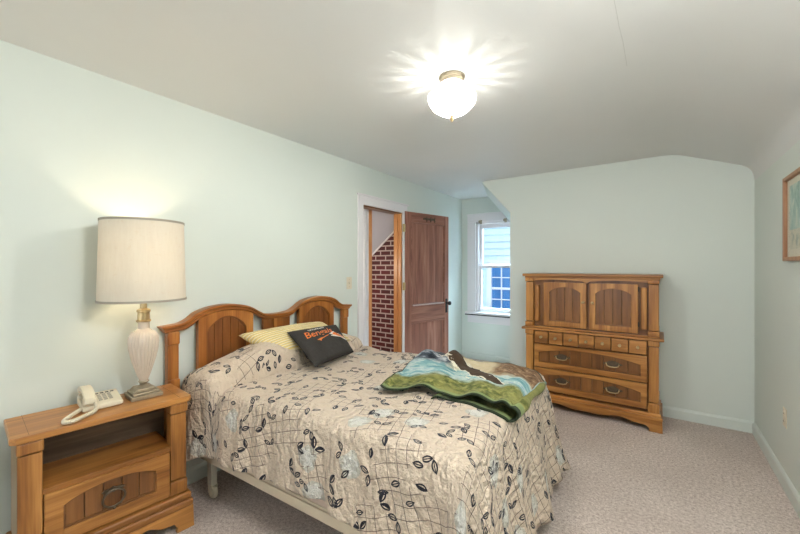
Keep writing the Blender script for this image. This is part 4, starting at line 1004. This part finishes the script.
# ------------------------------------------------------------------ throw blanket
def throw_mat():
    n = N('wildlife_fleece'); uv = n.coord('UV'); s = n.sep(uv)
    nzv = n.noise(uv, 3.5, 3, 0.6); fi = n.noise(uv, 22, 4, 0.7)
    jit = n.math('MULTIPLY', n.math('SUBTRACT', fi, 0.5), 0.14)
    v = n.math('ADD', n.math('ADD', s[1], jit), n.math('MULTIPLY', n.math('SUBTRACT', nzv, 0.5), 0.24))
    u = n.math('ADD', n.math('ADD', s[0], jit), n.math('MULTIPLY', n.math('SUBTRACT', n.noise(uv, 4.5, 3, 0.6), 0.5), 0.20))
    def soft(x, t, w=0.035): return n.math('MULTIPLY', n.math('SUBTRACT', x, t - w), 1 / (2 * w), clamp=True)
    inv = lambda x: n.math('SUBTRACT', 1.0, x)
    green = n.ramp(fi, [(0.34, (0.030, 0.045, 0.012)), (0.50, (0.135, 0.150, 0.040)), (0.68, (0.36, 0.34, 0.11))])
    green = n.mix(soft(nzv, 0.54, 0.10), green, (0.24, 0.235, 0.080, 1))
    water = n.ramp(n.noise(n.scale(uv, (5, 14, 1)), 1.0, 4, 0.7), [(0.36, (0.10, 0.24, 0.27)), (0.48, (0.22, 0.40, 0.42)), (0.56, (0.52, 0.60, 0.56)), (0.66, (0.20, 0.33, 0.45))])
    brown = n.ramp(fi, [(0.3, (0.05, 0.028, 0.018)), (0.5, (0.20, 0.115, 0.060)), (0.70, (0.46, 0.33, 0.21))])
    rock = n.ramp(n.noise(uv, 11, 3, 0.6), [(0.38, (0.015, 0.02, 0.03)), (0.5, (0.09, 0.11, 0.14)), (0.64, (0.48, 0.50, 0.52))])
    creamy = n.mix(fi, (0.48, 0.38, 0.22, 1), (0.72, 0.64, 0.46, 1))
    col = n.mix(soft(n.math('SUBTRACT', v, n.math('MULTIPLY', u, 0.08)), 0.27), green, water)
    col = n.mix(n.math('MULTIPLY', soft(v, 0.58), soft(u, 0.30)), col, creamy)
    col = n.mix(n.math('MULTIPLY', soft(v, 0.60), soft(u, 0.60)), col, brown)
    col = n.mix(n.math('MULTIPLY', soft(v, 0.58), inv(soft(u, 0.32))), col, rock)
    # dark feathered wing, running from the rocks down into the water
    du = n.math('ADD', n.math('SUBTRACT', u, 0.37), n.math('MULTIPLY', n.math('SUBTRACT', s[1], 0.72), 0.85))
    fe = n.math('ADD', n.math('ABSOLUTE', du), n.math('MULTIPLY', n.math('ABSOLUTE', n.math('SINE', n.math('ADD', n.math('MULTIPLY', s[0], 40.0), n.math('MULTIPLY', s[1], 30.0)))), 0.050))
    streak = n.math('MULTIPLY', n.math('LESS_THAN', n.math('ABSOLUTE', n.math('SUBTRACT', fe, 0.128)), 0.016), n.math('MULTIPLY', n.math('GREATER_THAN', s[1], 0.36), n.math('LESS_THAN', s[1], 0.84)))
    col = n.mix(streak, col, (0.70, 0.66, 0.54, 1))
    wing = n.math('MULTIPLY', n.math('LESS_THAN', fe, 0.120), n.math('MULTIPLY', n.math('GREATER_THAN', s[1], 0.36), n.math('LESS_THAN', s[1], 0.93)))
    col = n.mix(wing, col, n.mix(fi, (0.022, 0.014, 0.010, 1), (0.10, 0.060, 0.035, 1)))
    lip = n.math('LESS_THAN', s[1], 0.050); col = n.mix(n.math('MULTIPLY', lip, 0.7), col, (0.22, 0.29, 0.13, 1))
    # dark green binding round the edge, green underside
    e = n.math('MINIMUM', n.math('MINIMUM', s[0], 0.5), n.math('MINIMUM', s[1], n.math('SUBTRACT', 1.0, s[1])))
    col = n.mix(n.math('LESS_THAN', e, 0.020), col, (0.028, 0.040, 0.022, 1))
    return n.done(n.bsdf(col, 0.9, n.bump(fi, 0.3, 0.006), spec=0.1, **{'Sheen Weight': 0.06}))
def build_throw():
    nu, nv = 110, 90
    front = cr([(-1.245, 1.565), (-1.180, 1.525), (-1.090, 1.560), (-1.010, 1.640), (-0.930, 1.660), (-0.830, 1.675), (-0.740, 1.665), (-0.660, 1.650), (-0.600, 1.625), (-0.560, 1.640)], 12)
    back = cr([(-1.430, 2.330), (-1.300, 2.420), (-1.150, 2.430), (-1.000, 2.390), (-0.850, 2.400), (-0.700, 2.350), (-0.570, 2.300)], 18)
    def at(P, t):
        f = t * (len(P) - 1); i = min(int(f), len(P) - 2); u = f - i; return (lerp(P[i][0], P[i + 1][0], u), lerp(P[i][1], P[i + 1][1], u))
    bedm = (Matrix.Translation((-2.33, 1.055, 0)) @ Matrix.Rotation(math.radians(2.5), 4, 'Z')).inverted()
    def ground(x, y):
        p = bedm @ Vector((x, y, 0)); a, b = p.x, p.y
        aa = min(max(a, 0), BL - RR); bb = min(max(b, RR), BW - RR)
        d = math.hypot(a - aa, b - bb); z = top_h(aa, bb)
        if d > 0: z -= 0.75 * (RR - math.sqrt(max(0.0, RR * RR - min(d, RR * 0.98) ** 2))) + max(0, d - RR) * 0.8
        return z
    Lf = sum(math.hypot(q[0] - p_[0], q[1] - p_[1]) for p_, q in zip(front, front[1:]))
    def gap(u): return 0.006 + 0.046 * sstep(0.42, 1.0, u)
    def top_z(u, v, p):
        lift = gap(u) + 0.030 * math.exp(-((u - 0.31) / 0.075) ** 2) + 0.014 * math.sin(21 * u) * sstep(0.4, 0.6, u) * (1 - sstep(0.85, 1, u)) + 0.010 * math.exp(-((u - 0.08) / 0.08) ** 2)
        z = ground(p.x, p.y) + 0.016 + lift * math.exp(-v * 2.2)
        z += 0.028 * (0.5 + 0.5 * math.sin(19 * u + 8.5 * v + 2.0 * nz(u * 3, v * 3))) * (0.85 * math.sin(PI * min(1, v * 1.05)))
        z += (0.024 * max(0, nz(u * 5.5, v * 4.5, 3.3)) + 0.007 * nz(u * 16, v * 14, 8.0)) * sstep(0, 0.2, v)
        z += 0.055 * math.exp(-(((u - 0.20) / 0.16) ** 2 + ((v - 0.80) / 0.16) ** 2)) * (1 + 0.6 * math.sin(26 * u))
        return z
    NE, VD = 56, 0.42
    def fn(i, j):
        v = j / nv
        if i <= nu:
            u = i / nu; A, B = at(front, u), at(back, u)
            fr_ = Vector((A[0], A[1])); d = Vector((B[0], B[1])) - fr_; p = fr_ + d * v
            return (p.x, p.y, top_z(u, v, p))
        # the right end turns under and runs back to the left beneath the upper layer
        k = (i - nu) / NE; r0 = gap(1.0) / 2
        A, B = at(front, 1.0), at(back, 1.0); fr_ = Vector((A[0], A[1])); d = Vector((B[0], B[1])) - fr_
        tdir = Vector((1.0, 0.12)).normalized()
        arcs = PI * r0; s_ = k * (arcs + Lf * 0.60)
        if s_ < arcs:
            ph_ = s_ / r0; p = fr_ + d * v; zt = top_z(1.0, v, p); zb = ground(p.x, p.y) + 0.008; rr = max(0.004, (zt - zb) / 2)
            q = p + tdir * (rr * 1.25 * math.sin(ph_)); return (q.x, q.y, (zt + zb) / 2 + rr * math.cos(ph_))
        u = max(0.0, 1.0 - (s_ - arcs) / Lf); A, B = at(front, u), at(back, u)
        fr_ = Vector((A[0], A[1])); d = Vector((B[0], B[1])) - fr_
        e = sstep(0.52, 0.40, u) if False else max(0.0, (0.47 - u) / 0.07)
        p = fr_ + d * (v * VD * min(1.0, 0.3 + 2 * (u - 0.38) / 0.6 + 0.2)) - d.normalized() * (0.010 + 0.030 * min(1, e) )
        return (p.x, p.y, ground(p.x, p.y) + 0.007 + 0.012 * math.sin(PI * min(1, e)))
    g = G(); g.grid(nu + NE, nv, fn, lambda i, j: (min(i, nu) / nu * 0.96 + 0.0, j / nv) if i <= nu else (0.955 - 0.4 * (i - nu) / NE, j / nv * 0.34))
    bmesh.ops.recalc_face_normals(g.bm, faces=g.bm.faces)
    up = sum(f.normal.z * f.calc_area() for f in g.bm.faces)
    if up < 0: bmesh.ops.reverse_faces(g.bm, faces=g.bm.faces)
    return g
th_ = build_throw().make('throw_blanket', throw_mat(), ang=180)
tag(th_, 'rumpled green, blue and brown fleece throw with dark binding on the bed foot', 'blanket')
so = th_.modifiers.new('thickness', 'SOLIDIFY'); so.thickness = 0.007; so.offset = 1
